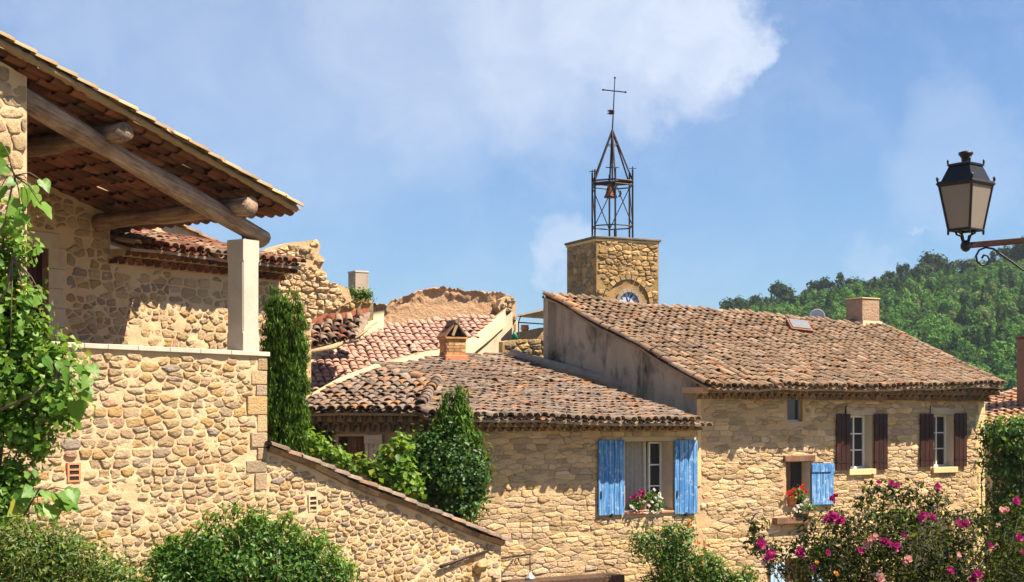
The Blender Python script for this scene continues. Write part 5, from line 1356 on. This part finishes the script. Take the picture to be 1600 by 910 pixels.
def roof_terrace():
    fr = Frame((W(815, 540, 40.2).x, 40.2), 20)
    t = thing('terrace_parapet', 'dark stone parapet of a small roof terrace between the ruin and the tall gable', 'wall', fr.P(0, 6))
    poly = [fr.st(*p) for p in ((785, 534), (800, 531), (848, 530), (860, 530), (860, 580), (785, 580))]
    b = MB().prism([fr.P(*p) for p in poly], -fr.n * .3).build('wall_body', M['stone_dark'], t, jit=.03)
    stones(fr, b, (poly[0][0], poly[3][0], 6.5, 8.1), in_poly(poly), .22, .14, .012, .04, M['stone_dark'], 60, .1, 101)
    p2 = [fr.st(*p, -1.6) for p in ((812, 519), (830, 516), (850, 512), (865, 512), (865, 545), (812, 545))]
    MB().prism([fr.P(*p, -1.6) for p in p2], -fr.n * .3).build('back_parapet', M['stone_dark'], t, jit=.03)
    t2 = thing('awning', 'flat grey awning on thin iron rails above the small roof terrace', 'awning', fr.P(.6, 7, -2))
    q = [fr.st(*p, -1.2) for p in ((807, 492), (870, 478))]
    A, Bq = fr.P(*q[0], -1.2), fr.P(*q[1], -1.2)
    q2 = [fr.st(*p, -2.2) for p in ((812, 493), (870, 497))]
    Cq, D = fr.P(*q2[1], -2.2), fr.P(*q2[0], -2.2)
    MB().prism([A, Bq, Cq, D], (0, 0, -.05)).build('canopy', m_plain('grey awning', (.36, .33, .30), .9), t2)
    for y in (505, 508): pass
    ra, rb = fr.st(810, 504, -1.4), fr.st(870, 508, -1.4)
    MB().tube([fr.P(*ra, -1.4), fr.P(*rb, -1.4)], .018, 6).build('rail', M['iron'], t2)
    MB().tube([fr.P(*ra, -1.4), fr.P(*fr.st(814, 493, -1.4), -1.4)], .015, 6).build('strut', M['iron'], t2)
    MB().tube([fr.P(*ra, -1.4), fr.P(ra[0], 6.5, -1.4)], .018, 6).build('post', M['iron'], t2)
    p = fr.P(*fr.st(803, 531, -.15), -.15)
    t3 = thing('covered_parasol', 'green plastic-covered bundle leaning on the parapet beside the broken wall end', 'cover', p)
    MB().lathe(p, [(.09, 0), (.11, .07), (.08, .15), (.06, .22), (.015, .27)], 12).build('cover', M['green_cloth'], t3, True, jit=.09)
    MB().tube([p + Vector((.02, .05, 0)), p + Vector((.03, .06, .4))], .015, 6).build('pole', M['iron'], t3)
    p = fr.P(*fr.st(820, 519, -1.7), -1.7)
    t4 = thing('clay_pot', 'dark clay pot standing on the back parapet of the small roof terrace', 'pot', p)
    MB().lathe(p, [(.08, 0), (.12, .1), (.10, .16), (.12, .18), (.10, .19), (.08, .12)], 12).build('pot', M['terracotta'], t4, True)
roof_terrace()
def far_house():
    fr = Frame((W(1560, 640, 46).x, 46), 10)
    t = thing('far_house', 'house with an orange-pink tiled roof beyond the right end of the tall house', 'house', fr.P(0, .6))
    z = W(1560, 668, 45.5).z
    a, b = W(1470, 672, 45.5), W(1760, 672, 45.5); up = Vector((0, 4.8, 1.45))
    c, d = W(1470, 640, 49.5), W(1760, 552, 50.5)
    rf, B = roof(t, a, b, d, c, M['tile_pink2'], .22, .35, None, 300, 0, 0, True, 111)
    mb = MB(); mb.fbox(fr, -1.7, 4, .4, z - .1, -5, .1); mb.build('wall', M['mortar_warm'], t)
    f2 = Frame((W(1612, 560, 47.5).x, 47.5), 20); p = f2.P(0, 6)
    t2 = thing('stone_chimney', 'dark rubble chimney at the right edge above the orange-pink roof', 'chimney', p)
    z1 = W(1612, 529, 47.5).z; b = MB().fbox(f2, -.33, .33, 6.3, z1, -.3, .3).build('stack', M['brick_dark'], t2, bevel=.02, jit=.03)
    MB().fbox(f2, -.36, .36, z1, z1 + .06, -.33, .33).build('cap', M['tile_red'], t2, bevel=.01)
    stones(f2, b, (-.33, .33, 6.5, z1), lambda s, zz: -.31 < s < .31 and zz < z1 - .02, .2, .11, .01, .03, M['brick_dark'], 60, .05, 112, d0=.3)
M['tile_pink2'] = m_pieces('orange-pink roof tile', [(0, (.56, .29, .16)), (.3, (.60, .36, .22)), (.55, (.48, .23, .13)), (.8, (.62, .42, .28)), (1, (.54, .27, .15))], (.30, .18, .12), .5, 26, .4, .015)
M['brick_dark'] = m_pieces('dark chimney rubble', [(0, (.13, .075, .05)), (.5, (.19, .11, .075)), (1, (.10, .065, .05))], (.06, .04, .03), .5)
far_house()

# ================================================================ STREET LANTERN
def street_lantern():
    Y = 12.4; k = Y / F; X = lambda x: (x - CX) * k; Z = lambda y: EYE + (HY - y) * k
    base = Vector((X(1509), Y, Z(388)))
    t = thing('street_lantern', 'black four-sided street lantern with frosted panes on a scrolled iron bracket', 'street lamp', base)
    ang = R(41); ux = Vector((math.cos(ang), math.sin(ang), 0)); uy = Vector((math.sin(ang), -math.cos(ang), 0))
    def ring(y, half): c = Vector((base.x, Y, Z(y))); return [c + ux * a * half + uy * b * half for a, b in ((-1, 1), (1, 1), (1, -1), (-1, -1))]
    h0, h1 = 25.5 / 1.36 * k, 39.5 / 1.36 * k
    lo, hi = ring(360, h0), ring(290, h1)
    for i in range(4):
        a, b, c, d = lo[i], lo[(i + 1) % 4], hi[(i + 1) % 4], hi[i]
        nrm = (b - a).cross(d - a).normalized()
        MB().prism([a, b, c, d], -nrm * .006).build('pane', M['frost'], t)
        MB().tube([lo[i], hi[i]], .011, 6).build('corner_bar', M['lamp_black'], t)
    def loop(mb, ringp, r):
        for i in range(4): mb.tube([ringp[i], ringp[(i + 1) % 4]], r, 6)
    mb = MB(); loop(mb, ring(360, h0), .012); mb.build('lower_frame', M['lamp_black'], t)
    mb = MB(); e0, e1, e2 = ring(292, 41 / 1.36 * k), ring(288, 44.5 / 1.36 * k), ring(284, 42 / 1.36 * k)
    mb.add(e0 + e1 + e2, [(i, (i + 1) % 4, 4 + (i + 1) % 4, 4 + i) for i in range(4)] + [(4 + i, 4 + (i + 1) % 4, 8 + (i + 1) % 4, 8 + i) for i in range(4)] + [(8, 9, 10, 11), (3, 2, 1, 0)])
    mb.build('eave_rim', M['lamp_black'], t)
    r0, r1 = ring(284, 37 / 1.36 * k), ring(260, 25 / 1.36 * k); mb = MB()
    mb.add(r0 + r1, [(i, (i + 1) % 4, 4 + (i + 1) % 4, 4 + i) for i in range(4)] + [(4, 5, 6, 7)]); mb.build('hood', M['lamp_black'], t)
    mb = MB(); a0, a1 = ring(260, 27.5 / 1.36 * k), ring(257, 27.5 / 1.36 * k); b0 = ring(254, 12 / 1.36 * k)
    mb.add(a0 + a1 + b0, [(i, (i + 1) % 4, 4 + (i + 1) % 4, 4 + i) for i in range(4)] + [(4 + i, 4 + (i + 1) % 4, 8 + (i + 1) % 4, 8 + i) for i in range(4)] + [(3, 2, 1, 0), (8, 9, 10, 11)]); mb.build('hood_rim', M['lamp_black'], t)
    for rg, r in ((ring(284, 42 / 1.36 * k), .011), (ring(257, 26.5 / 1.36 * k), .009)):
        for p in rg: MB().lathe(p, [(r * .6, 0), (r, .012), (r, .03), (r * .3, .04)], 8).build('stud', M['lamp_black'], t)
    MB().lathe((base.x, Y, Z(257)), [(8 * k, 0), (6.5 * k, 5 * k), (7 * k, 10 * k), (11.5 * k, 16 * k), (11 * k, 18.5 * k), (5 * k, 20.5 * k), (.002, 21 * k)], 16).build('chimney_cap', M['lamp_black'], t, True)
    for p in ring(362, h0 * 1.02): MB().lathe(p - Vector((0, 0, .03)), [(.004, 0), (.010, .01), (.010, .04)], 8).build('drop', M['lamp_black'], t)
    knob = Vector((base.x, Y, Z(384)))
    for i in range(4):
        a = (lo[i] + lo[(i + 1) % 4]) / 2; c = Vector((base.x, Y, 0)); d = (a - Vector((c.x, c.y, a.z)))
        MB().tube([a, a - d * .15 - Vector((0, 0, .03)), a - d * .55 - Vector((0, 0, .045)), knob + d * .25 + Vector((0, 0, .02)), knob], .0085, 6).build('claw', M['lamp_black'], t, True)
    MB().lathe(knob - Vector((0, 0, 10 * k)), [(.004, 0), (5 * k, 2 * k), (8 * k, 6 * k), (8.5 * k, 11 * k), (6 * k, 16 * k), (5 * k, 18 * k)], 14).build('knob', M['lamp_black'], t, True)
    # arm running off to its post, right of the view
    e = Vector((X(1722), Y, Z(366)))
    MB().box((knob + e) / 2, (e - knob) / 2, Vector((0, .016, 0)), Vector((.02 * -.1, 0, .024))).build('arm', M['rust'], t, bevel=.004)
    c = Vector((X(1536), Y, Z(402))); pts = [(1600 + 60, 455), (1630, 438), (1598, 422), (1572, 403), (1552, 389), (1540, 387), (1530, 391), (1525, 400), (1527, 409), (1534, 415), (1542, 413), (1546, 406), (1543, 400), (1537, 399), (1534, 404)]
    MB().tube([Vector((X(x), Y, Z(y))) for x, y in pts], .009, 6).build('scroll', M['lamp_black'], t, True)
    MB().tube([Vector((X(1660), Y, Z(455))), Vector((X(1716), Y, Z(480)))], .009, 6).build('scroll_foot', M['lamp_black'], t)
    MB().tube([(e.x, Y, ground_z(e.x, Y)), (e.x, Y, Z(340))], [.05, .04], 12).build('post', M['lamp_black'], t)
street_lantern()

# ================================================================ PLANTS
def blob(x, y, Y, rx, ry=None, dz=None):
    p = W(x, y, Y); k = Y / F; ry = ry or rx
    return (p.x, p.y, p.z, rx * k, (dz if dz else min(rx, ry) * k * .9), ry * k)
def cypress(name, label, x, y0, y1, Y, halfw, tips, seed, n=15000):
    base = W(x, 1000, Y); base.z = ground_z(base.x, base.y)
    t = thing(name, label, 'tree', base)
    k = Y / F; bl = []
    for (dx, yt, hw) in tips:
        yy = yt + 14; w = hw * .30
        while yy < y1:
            bl.append(blob(x + dx, yy, Y, min(w, hw), 16)); yy += 13; w = min(hw, w + hw * .2)
    V, Fc, C = leaf_cloud(bl, n, .10, 22, .034, seed, up=.0, wid=.2, inner=.55, fold=.06, dirv=(0, 0, 1.9))
    c = V.mean(axis=0); put('crown', np_mesh('crown', V - c, Fc), t, Vector(c), mat=M['leaf_cypress'])
    zt = W(x, y0 + 40, Y).z
    MB().tube([base, (base.x, base.y, (base.z + zt) / 2), (base.x, base.y, zt)], [.09, .06, .015], 7).build('trunk', M['bark'], t, True)
    return t
cypress('cypress_tree', 'narrow column of cypress growing against the end of the terrace wall', 446, 440, 760, 26.4, 37,
        [(-22, 446, 17), (-4, 440, 20), (14, 448, 20), (-12, 455, 24), (6, 470, 31), (20, 462, 15), (-24, 480, 15), (0, 520, 36)], 201, 42000)
def ivy_mound():
    Y = 28.7; base = W(690, 1000, Y); base.z = ground_z(base.x, base.y)
    t = thing('ivy_covered_conifer', 'dark conifer wrapped in glossy ivy behind the sloping garden wall', 'shrub', base)
    bl = [blob(706, 715, Y, 40, 36), blob(694, 745, Y, 54, 44), blob(735, 740, Y, 26, 40), blob(664, 704, Y, 34, 22), blob(650, 730, Y, 24, 36), blob(715, 785, Y, 36, 36), blob(690, 684, Y, 26, 14)]
    foliage(t, 'ivy', M['leaf_ivy'], bl, 15000, .085, 26, .10, 202, up=.3, wid=.72, inner=.6)
    bl = [blob(716, 612 + 12 * k, Y, 4 + k * 1.6, 14) for k in range(9)] + [blob(706, 640 + 12 * k, Y, 5 + k * 2, 14) for k in range(5)] + [blob(690, 645 + 10 * k, Y, 5 + k * 2, 12) for k in range(4)] + [blob(722, 622 + 12 * k, Y, 5 + k * 2.2, 14) for k in range(7)] + [blob(698, 628 + 12 * k, Y, 5 + k * 2, 14) for k in range(5)] + [blob(744, 690 + 13 * k, Y, 7 + k, 14) for k in range(7)] + [blob(730, 655 + 13 * k, Y, 6 + k * 1.4, 14) for k in range(10)] + [blob(722, 800 - 12 * k, Y, 26 + k, 16) for k in range(5)]
    V, Fc, C = leaf_cloud(bl, 15000, .10, 14, .05, 203, up=0, wid=.3, inner=.5, fold=.1, dirv=(0, 0, 1.5))
    c = V.mean(axis=0); put('crown', np_mesh('crown', V - c, Fc), t, Vector(c), mat=M['leaf_cypress'])
    MB().tube([base, W(700, 760, Y), W(714, 640, Y)], [.08, .06, .02], 7).build('trunk', M['bark'], t, True)
ivy_mound()
def garden_plants():
    Y = 27.4; base = W(560, 1000, Y); base.z = ground_z(base.x, base.y)
    t = thing('grape_vine', 'bright green vine spreading behind the top of the sloping garden wall', 'vine', base)
    bl = [blob(600, 745, Y, 28, 14), blob(566, 732, Y, 24, 9), blob(618, 728, Y, 13, 20), blob(636, 752, Y, 16, 14), blob(532, 716, Y, 16, 6), blob(626, 694, Y, 10, 12), blob(604, 716, Y, 7, 12), blob(652, 768, Y, 14, 10)]
    o, C = foliage(t, 'leaves', M['leaf_bright'], bl, 1500, .12, 12, .10, 204, up=.5, wid=.85, inner=.3)
    stems(t, base, [tuple(C[i]) for i in range(0, len(C), 25)], .02, .006, 3)
    Y = 26.6; base = W(490, 1000, Y); base.z = ground_z(base.x, base.y)
    t = thing('garden_shrub', 'small bright green shrub at the foot of the cypress column', 'shrub', base)
    bl = [blob(482, 690, Y, 20, 12), blob(500, 700, Y, 16, 8), blob(460, 682, Y, 14, 8), blob(425, 660, Y, 9, 24), blob(520, 712, Y, 14, 7)]
    o, C = foliage(t, 'leaves', M['leaf_bright'], bl, 1100, .10, 10, .07, 205, up=.5, wid=.7, inner=.3)
    stems(t, base, [tuple(C[i]) for i in range(0, len(C), 14)], .015, .005, 4)
    Y = 30.2; base = W(500, 1000, Y); base.z = ground_z(base.x, base.y)
    t = thing('dark_climber', 'dark climber hanging under the hip eaves right of the cypress column', 'climber', base)
    bl = [blob(498, 665, Y, 22, 22), blob(515, 690, Y, 12, 30), blob(490, 700, Y, 20, 30)]
    o, C = foliage(t, 'leaves', M['leaf_ivy'], bl, 2200, .09, 14, .07, 206, up=.2, wid=.75, inner=.4)
    stems(t, base, [tuple(C[i]) for i in range(0, len(C), 20)], .02, .005, 4)
garden_plants()
def left_tree():
    Y = 14.6; base = W(-15, 1000, Y); base.z = ground_z(base.x, base.y)
    t = thing('leafy_tree', 'leafy tree with small fresh green leaves climbing the left edge of the picture', 'tree', base)
    bl = [blob(8, 350, Y, 30, 22), blob(22, 398, Y, 30, 26), blob(2, 440, Y, 30, 22), blob(36, 470, Y, 26, 14), blob(30, 520, Y, 50, 34), blob(70, 560, Y, 46, 32), blob(45, 610, Y, 62, 36), blob(90, 640, Y, 32, 30), blob(30, 665, Y, 58, 30), blob(5, 590, Y, 46, 66),
          blob(20, 742, Y, 46, 22), blob(0, 790, Y, 40, 30), blob(55, 690, Y, 30, 20), blob(10, 500, Y, 40, 40)]
    o, C = foliage(t, 'foliage', M['leaf_tree'], bl, 7600, .078, 10, .07, 210, up=.4, wid=.85, inner=.25)
    tr = [base, W(-12, 800, Y), W(4, 640, Y), W(-2, 480, Y), W(6, 360, Y)]
    MB().tube(tr, [.055, .05, .04, .028, .012], 8).build('trunk', M['bark'], t, True)
    mb = MB()
    for i in range(0, len(C), 14):
        c = Vector(C[i]); a = min(tr, key=lambda p: abs(p.z - c.z + .25)); mb.tube([a, a.lerp(c, .5) + Vector((0, 0, .04)), c], [.014, .009, .004], 5)
    mb.build('branches', M['bark'], t, True)
    Y = 13.6; b2 = W(-30, 1000, Y); b2.z = ground_z(b2.x, b2.y)
    t = thing('large_leaved_climber', 'climber with large heart-shaped leaves reaching across the left wall', 'climber', b2)
    big_leaves(t, W(22, 275, Y), [(6, 228, Y), (24, 282, Y), (40, 296, Y), (66, 282, Y - .1), (56, 304, Y), (62, 318, Y - .1), (32, 318, Y), (38, 334, Y), (10, 258, Y), (50, 290, Y + .1), (2, 292, Y)], .165, 1, W(-30, 420, Y))
    big_leaves(t, W(88, 590, Y), [(70, 560, Y), (96, 566, Y), (112, 572, Y), (130, 574, Y), (138, 590, Y - .1), (122, 596, Y - .1), (104, 602, Y), (118, 628, Y), (140, 572, Y), (84, 600, Y), (128, 612, Y), (100, 580, Y - .1)], .165, 2, W(-20, 650, Y))
    big_leaves(t, W(55, 775, Y), [(38, 770, Y), (52, 766, Y), (70, 768, Y - .1), (86, 772, Y), (100, 768, Y), (112, 766, Y - .1), (80, 790, Y), (60, 790, Y), (98, 786, Y), (30, 790, Y), (108, 782, Y)], .16, 3, W(-10, 850, Y))
    big_leaves(t, W(20, 400, Y), [(60, 466, Y), (74, 478, Y), (16, 560, Y), (40, 470, Y)], .09, 4, W(-20, 500, Y))
left_tree()
def bushes():
    Y = 13.8; base = W(380, 1000, Y); base.z = ground_z(base.x, base.y)
    t = thing('round_shrub', 'dense rounded glossy green shrub in front of the terrace wall', 'shrub', base)
    bl = [blob(390, 880, Y, 110, 66, .5), blob(320, 890, Y, 80, 56, .45), blob(470, 895, Y, 76, 52, .45), blob(270, 905, Y, 60, 40, .4), blob(420, 850, Y, 50, 34), blob(355, 852, Y, 40, 24), blob(510, 905, Y, 40, 40), blob(460, 858, Y, 36, 22), blob(380, 950, Y, 150, 60, .5), blob(270, 870, Y, 26, 18), blob(405, 828, Y, 18, 18), blob(300, 850, Y, 24, 14)]
    o, C = foliage(t, 'foliage', M['leaf_shrub'], bl, 21000, .055, 12, .06, 220, up=.5, wid=.46, inner=.6, fold=.12)
    sh = [blob(250 + 300 * k / 40 + random.uniform(-5, 5), 905 - 95 * math.sin(math.pi * (k + 4) / 46) + random.uniform(-16, 12), Y - .25, 3.5, 13) for k in range(41)]
    foliage(t, 'shoots', M['leaf_bright'], sh, 1300, .05, 8, .022, 223, up=.2, wid=.42, inner=.2, dirv=(.1, 0, .9))
    stems(t, base, [tuple(C[i]) for i in range(0, len(C), 40)], .018, .004, 5)
    Y = 13.0; base = W(70, 1000, Y); base.z = ground_z(base.x, base.y)
    t = thing('loose_shrub', 'loose yellow-green shrub in the lower left corner', 'shrub', base)
    bl = [blob(40, 870, Y, 70, 44, .4), blob(120, 885, Y, 60, 36, .35), blob(175, 900, Y, 40, 24, .3), blob(90, 850, Y, 40, 26), blob(10, 850, Y, 40, 40), blob(60, 930, Y, 120, 40, .4), blob(200, 915, Y, 40, 14)]
    o, C = foliage(t, 'foliage', M['leaf_yellow'], bl, 8500, .045, 12, .075, 221, up=.4, wid=.42, inner=.4)
    foliage(t, 'green_foliage', M['leaf_shrub'], bl, 5000, .045, 12, .08, 222, up=.4, wid=.45, inner=.3)
    stems(t, base, [tuple(C[i]) for i in range(0, len(C), 20)], .012, .003, 6)
bushes()
def rose_bushes():
    rnd = random.Random(17); fm = [flower_mesh(M['petal_pink'], k) for k in range(3)]; fp = flower_mesh(M['petal_pale'], 9); fo = flower_mesh(M['petal_orange'], 8)
    Y = 14.2; base = W(1390, 1000, Y); base.z = ground_z(base.x, base.y)
    t = thing('rose_bush', 'large dark-leaved rose bush with magenta and pale pink flowers, lower right', 'rose bush', base)
    bl = [blob(1340, 850, Y, 76, 52, .5), blob(1420, 870, Y, 84, 56, .5), blob(1300, 890, Y, 60, 44, .4), blob(1390, 815, Y, 46, 30), blob(1480, 900, Y, 70, 40, .4), blob(1350, 930, Y, 120, 50, .5), blob(1310, 815, Y, 34, 22), blob(1500, 850, Y, 34, 40), blob(1570, 900, Y, 40, 36, .35), blob(1595, 860, Y, 24, 36, .3)]
    o, C = foliage(t, 'foliage', M['leaf_rose'], bl, 12500, .050, 9, .075, 230, up=.3, wid=.5, inner=.3)
    o2, C2 = foliage(t, 'bright_foliage', M['leaf_bright'], [blob(1395, 806, Y, 24, 12), blob(1372, 800, Y, 14, 8), blob(1285, 875, Y, 24, 20), blob(1430, 815, Y, 20, 10)], 420, .06, 8, .05, 231, up=.3, wid=.55, inner=.3)
    sp = [(1585, 795), (1578, 805), (1590, 812), (1556, 840), (1365, 768), (1380, 770), (1395, 772), (1410, 780), (1350, 785), (1432, 762), (1440, 790), (1468, 775), (1462, 800), (1480, 805), (1500, 815), (1182, 822), (1176, 848), (1190, 860), (1205, 862), (1222, 870), (1240, 852), (1260, 840), (1250, 870), (1210, 885), (1235, 892), (1265, 815), (1420, 770), (1455, 785), (1515, 825), (1530, 810), (1200, 850)]
    o3, C3 = foliage(t, 'spray_leaves', M['leaf_rose'], [blob(x, y, Y, 11, 9) + (1,) for x, y in sp], 1500, .055, 7, .05, 232, up=.2, wid=.5, inner=.2)
    tips = [tuple(W(x, y, Y)) for x, y in sp] + [tuple(C[i]) for i in range(0, len(C), 30)]
    stems(t, base, tips, .014, .003, 7, bend=.5)
    pk = [(1184, 851, 15), (1204, 870, 14), (1249, 864, 12), (1301, 810, 13), (1308, 817, 12), (1293, 812, 11), (1313, 813, 10), (1305, 778, 9), (1300, 782, 8), (1372, 756, 7), (1392, 757, 8), (1401, 760, 8), (1463, 762, 9), (1434, 812, 12), (1441, 806, 10), (1456, 810, 10), (1500, 823, 11), (1508, 820, 10), (1495, 818, 9), (1409, 837, 9), (1381, 848, 11), (1387, 850, 9), (1399, 855, 11), (1341, 861, 10), (1292, 865, 8), (1269, 889, 8), (1527, 902, 15), (1519, 908, 10), (1484, 893, 9), (1585, 785, 12), (1545, 854, 9), (1590, 841, 10), (1598, 866, 9)]
    for x, y, r in pk: bloom(t, fm[rnd.randrange(3)], W(x, y, Y - .45 - .1 * rnd.random()), r * 1.55 * Y / F, rnd)
    for x, y, r in ((1358, 845, 12), (1350, 852, 10), (1418, 875, 10), (1412, 880, 8), (1374, 905, 12), (1564, 800, 9), (1495, 868, 9), (1192, 882, 7), (1366, 840, 9), (1572, 798, 8)): bloom(t, fp, W(x, y, Y - .5), r * 1.55 * Y / F, rnd)
    for x, y, r in ((1276, 880, 6), (1306, 898, 8)): bloom(t, fo, W(x, y, Y - .5), r * 1.4 * Y / F, rnd)
    Y = 31.0; base = W(1050, 1000, Y); base.z = ground_z(base.x, base.y)
    t = thing('climbing_rose', 'climbing rose bush with a few orange and yellow blooms below the blue-shuttered window', 'rose bush', base)
    bl = [blob(1005, 850, Y, 26, 18), blob(1030, 862, Y, 26, 22), blob(1048, 835, Y, 18, 16), blob(1060, 850, Y, 22, 24), blob(1055, 885, Y, 30, 26), blob(1100, 885, Y, 34, 22), blob(1120, 905, Y, 34, 18), blob(1080, 910, Y, 40, 20), blob(1035, 910, Y, 26, 22), blob(1075, 828, Y, 10, 12), blob(1150, 912, Y, 20, 14), blob(1168, 896, Y, 7, 18)]
    o, C = foliage(t, 'foliage', M['leaf_shrub'], bl, 6500, .085, 12, .09, 240, up=.4, wid=.55, inner=.35)
    foliage(t, 'pale_foliage', M['leaf_yellow'], bl[4:9], 1300, .085, 9, .1, 241, up=.4, wid=.55, inner=.4)
    stems(t, base, [tuple(C[i]) for i in range(0, len(C), 24)], .025, .005, 8)
    for x, y, r in ((1078, 817, 7), (1084, 848, 6), (1092, 850, 5), (1075, 823, 6), (1100, 853, 5), (1098, 880, 4), (1080, 890, 4)): bloom(t, fo, W(x, y, Y - .5), r * 1.4 * Y / F, rnd)
    Y = 36.5; base = W(1590, 1000, Y); base.z = ground_z(base.x, base.y)
    t = thing('ivy_hedge', 'tall dark ivy hedge beside the right end of the tall house', 'hedge', base)
    bl = [blob(1590, 690, Y, 36, 32, .6), blob(1562, 710, Y, 22, 40, .5), blob(1620, 700, Y, 40, 50, .6), blob(1575, 760, Y, 34, 50, .5), blob(1620, 790, Y, 50, 60, .6), blob(1570, 830, Y, 34, 50, .5), blob(1620, 870, Y, 50, 60, .6), blob(1570, 900, Y, 34, 60, .5), blob(1552, 680, Y, 12, 14)]
    o, C = foliage(t, 'foliage', M['leaf_ivy'], bl, 11000, .12, 22, .13, 250, up=.25, wid=.75, inner=.62, dirv=(0, 0, -.6))
    foliage(t, 'sunlit_leaves', M['leaf_bright'], [blob(1590, 672, Y, 32, 14, .5), blob(1560, 678, Y, 18, 12, .4), blob(1620, 670, Y, 36, 16, .5)], 1300, .12, 16, .12, 251, up=.5, wid=.75, inner=.6)  # sunlight on the hedge top painted in with a brighter leaf colour
    stems(t, base, [tuple(C[i]) for i in range(0, len(C), 30)], .03, .006, 9)
rose_bushes()
def window_boxes():
    rnd = random.Random(23)
    red = [flower_mesh(M['petal_red'], k, 16) for k in (1, 2)]; wh = [flower_mesh(M['petal_white'], k, 16) for k in (3, 4)]; mg = [flower_mesh(M['petal_pink'], k, 16) for k in (5, 6)]
    def pot(fr, x, y, d, r, h, label, name='flower_pot'):
        s, z = fr.st(x, y, d); p = fr.P(s, z, d); t = thing(name, label, 'plant pot', p)
        MB().lathe(p, [(r * .7, 0), (r * .95, h * .8), (r * 1.08, h * .82), (r * 1.08, h), (r * .9, h), (r * .8, h * .9)], 14).build('pot', M['terracotta'], t, True); return t, p
    t, p = pot(FC, 1002, 797, .0, .10, .19, 'clay pot of magenta and white geraniums on the sill of the blue-shuttered window')
    V = [(FC, x, y) for x, y in ((1003, 790), (1010, 785))]
    def leaves(t, fr, pts, d, n, seed, r=9):
        bl = []
        for x, y in pts: s, z = fr.st(x, y, d); q = fr.P(s, z, d); k = q.y / F; bl.append((q.x, q.y, q.z, r * k, r * k * .8, r * k))
        foliage(t, 'leaves', M['leaf_shrub'], bl, n, .06, 8, .04, seed, up=.5, wid=.85, inner=.3)
    leaves(t, FC, [(998, 785), (1006, 780), (992, 790)], .05, 350, 301, 8)
    for x, y in ((992, 775), (998, 772), (1004, 776), (996, 781), (989, 779), (1001, 781), (1006, 770), (1000, 768)): s, z = FC.st(x, y, .1); bloom(t, mg[rnd.randrange(2)], FC.P(s, z, .1), .11, rnd, 'blossom')
    for x, y in ((990, 795), (994, 799), (986, 792)): s, z = FC.st(x, y, .12); bloom(t, wh[0], FC.P(s, z, .12), .08, rnd, 'blossom')
    t, p = pot(FC, 1021, 797, .0, .10, .18, 'clay pot of white geraniums trailing over the right half of the sill')
    leaves(t, FC, [(1022, 782), (1014, 778), (1028, 788), (1022, 792)], .05, 420, 302, 9)
    for x, y in ((1021, 766), (1028, 775), (1024, 779), (1030, 784), (1018, 785), (1033, 779), (1013, 791), (1027, 790), (1034, 797), (1020, 801), (1010, 803), (1026, 802), (1006, 785), (1030, 772)): s, z = FC.st(x, y, .14); bloom(t, wh[rnd.randrange(2)], FC.P(s, z, .14), .085, rnd, 'blossom')
    t, p = pot(FR, 1237, 790, .02, .13, .2, 'clay pot of red geraniums in the window with the single blue shutter')
    leaves(t, FR, [(1238, 774), (1248, 776), (1244, 768)], .06, 380, 303, 8)
    for x, y in ((1234, 769), (1240, 766), (1247, 772), (1253, 767), (1256, 761), (1250, 763), (1243, 774), (1230, 772), (1258, 770), (1236, 776)): s, z = FR.st(x, y, .1); bloom(t, red[rnd.randrange(2)], FR.P(s, z, .1), .125, rnd, 'blossom')
    t, p = pot(FR, 1257, 800, .12, .09, .14, 'clay pot of trailing white flowers below the red geraniums')
    MB().fbox(FR, *FR.rect(1247, 799, 1270, 802, .12), .0, .24).build('shelf', M['wood_brown'], t)
    leaves(t, FR, [(1258, 792), (1252, 798), (1266, 794)], .14, 300, 304, 8)
    for x, y in ((1246, 793), (1252, 790), (1258, 785), (1262, 782), (1265, 790), (1256, 797), (1244, 799), (1250, 801), (1268, 796), (1262, 800), (1240, 796)): s, z = FR.st(x, y, .2); bloom(t, wh[rnd.randrange(2)], FR.P(s, z, .2), .09, rnd, 'blossom')
window_boxes()

# ================================================================ AIR
def haze():
    o = MB().box((0, 430, 45), (700, 0, 0), (0, 470, 0), (0, 0, 47)).build('haze', None); o['kind'] = 'stuff'
    m = bpy.data.materials.new('thin summer haze'); m.use_nodes = True; nt = m.node_tree; nt.nodes.clear()
    out = nt.nodes.new('ShaderNodeOutputMaterial'); v = nt.nodes.new('ShaderNodeVolumePrincipled'); v.inputs['Color'].default_value = (.72, .84, 1, 1)
    v.inputs['Density'].default_value = .00012; v.inputs['Anisotropy'].default_value = .2
    nt.links.new(v.outputs[0], out.inputs['Volume']); o.data.materials.append(m)
    tag(o, 'thin summer haze in the air', 'haze')
haze()
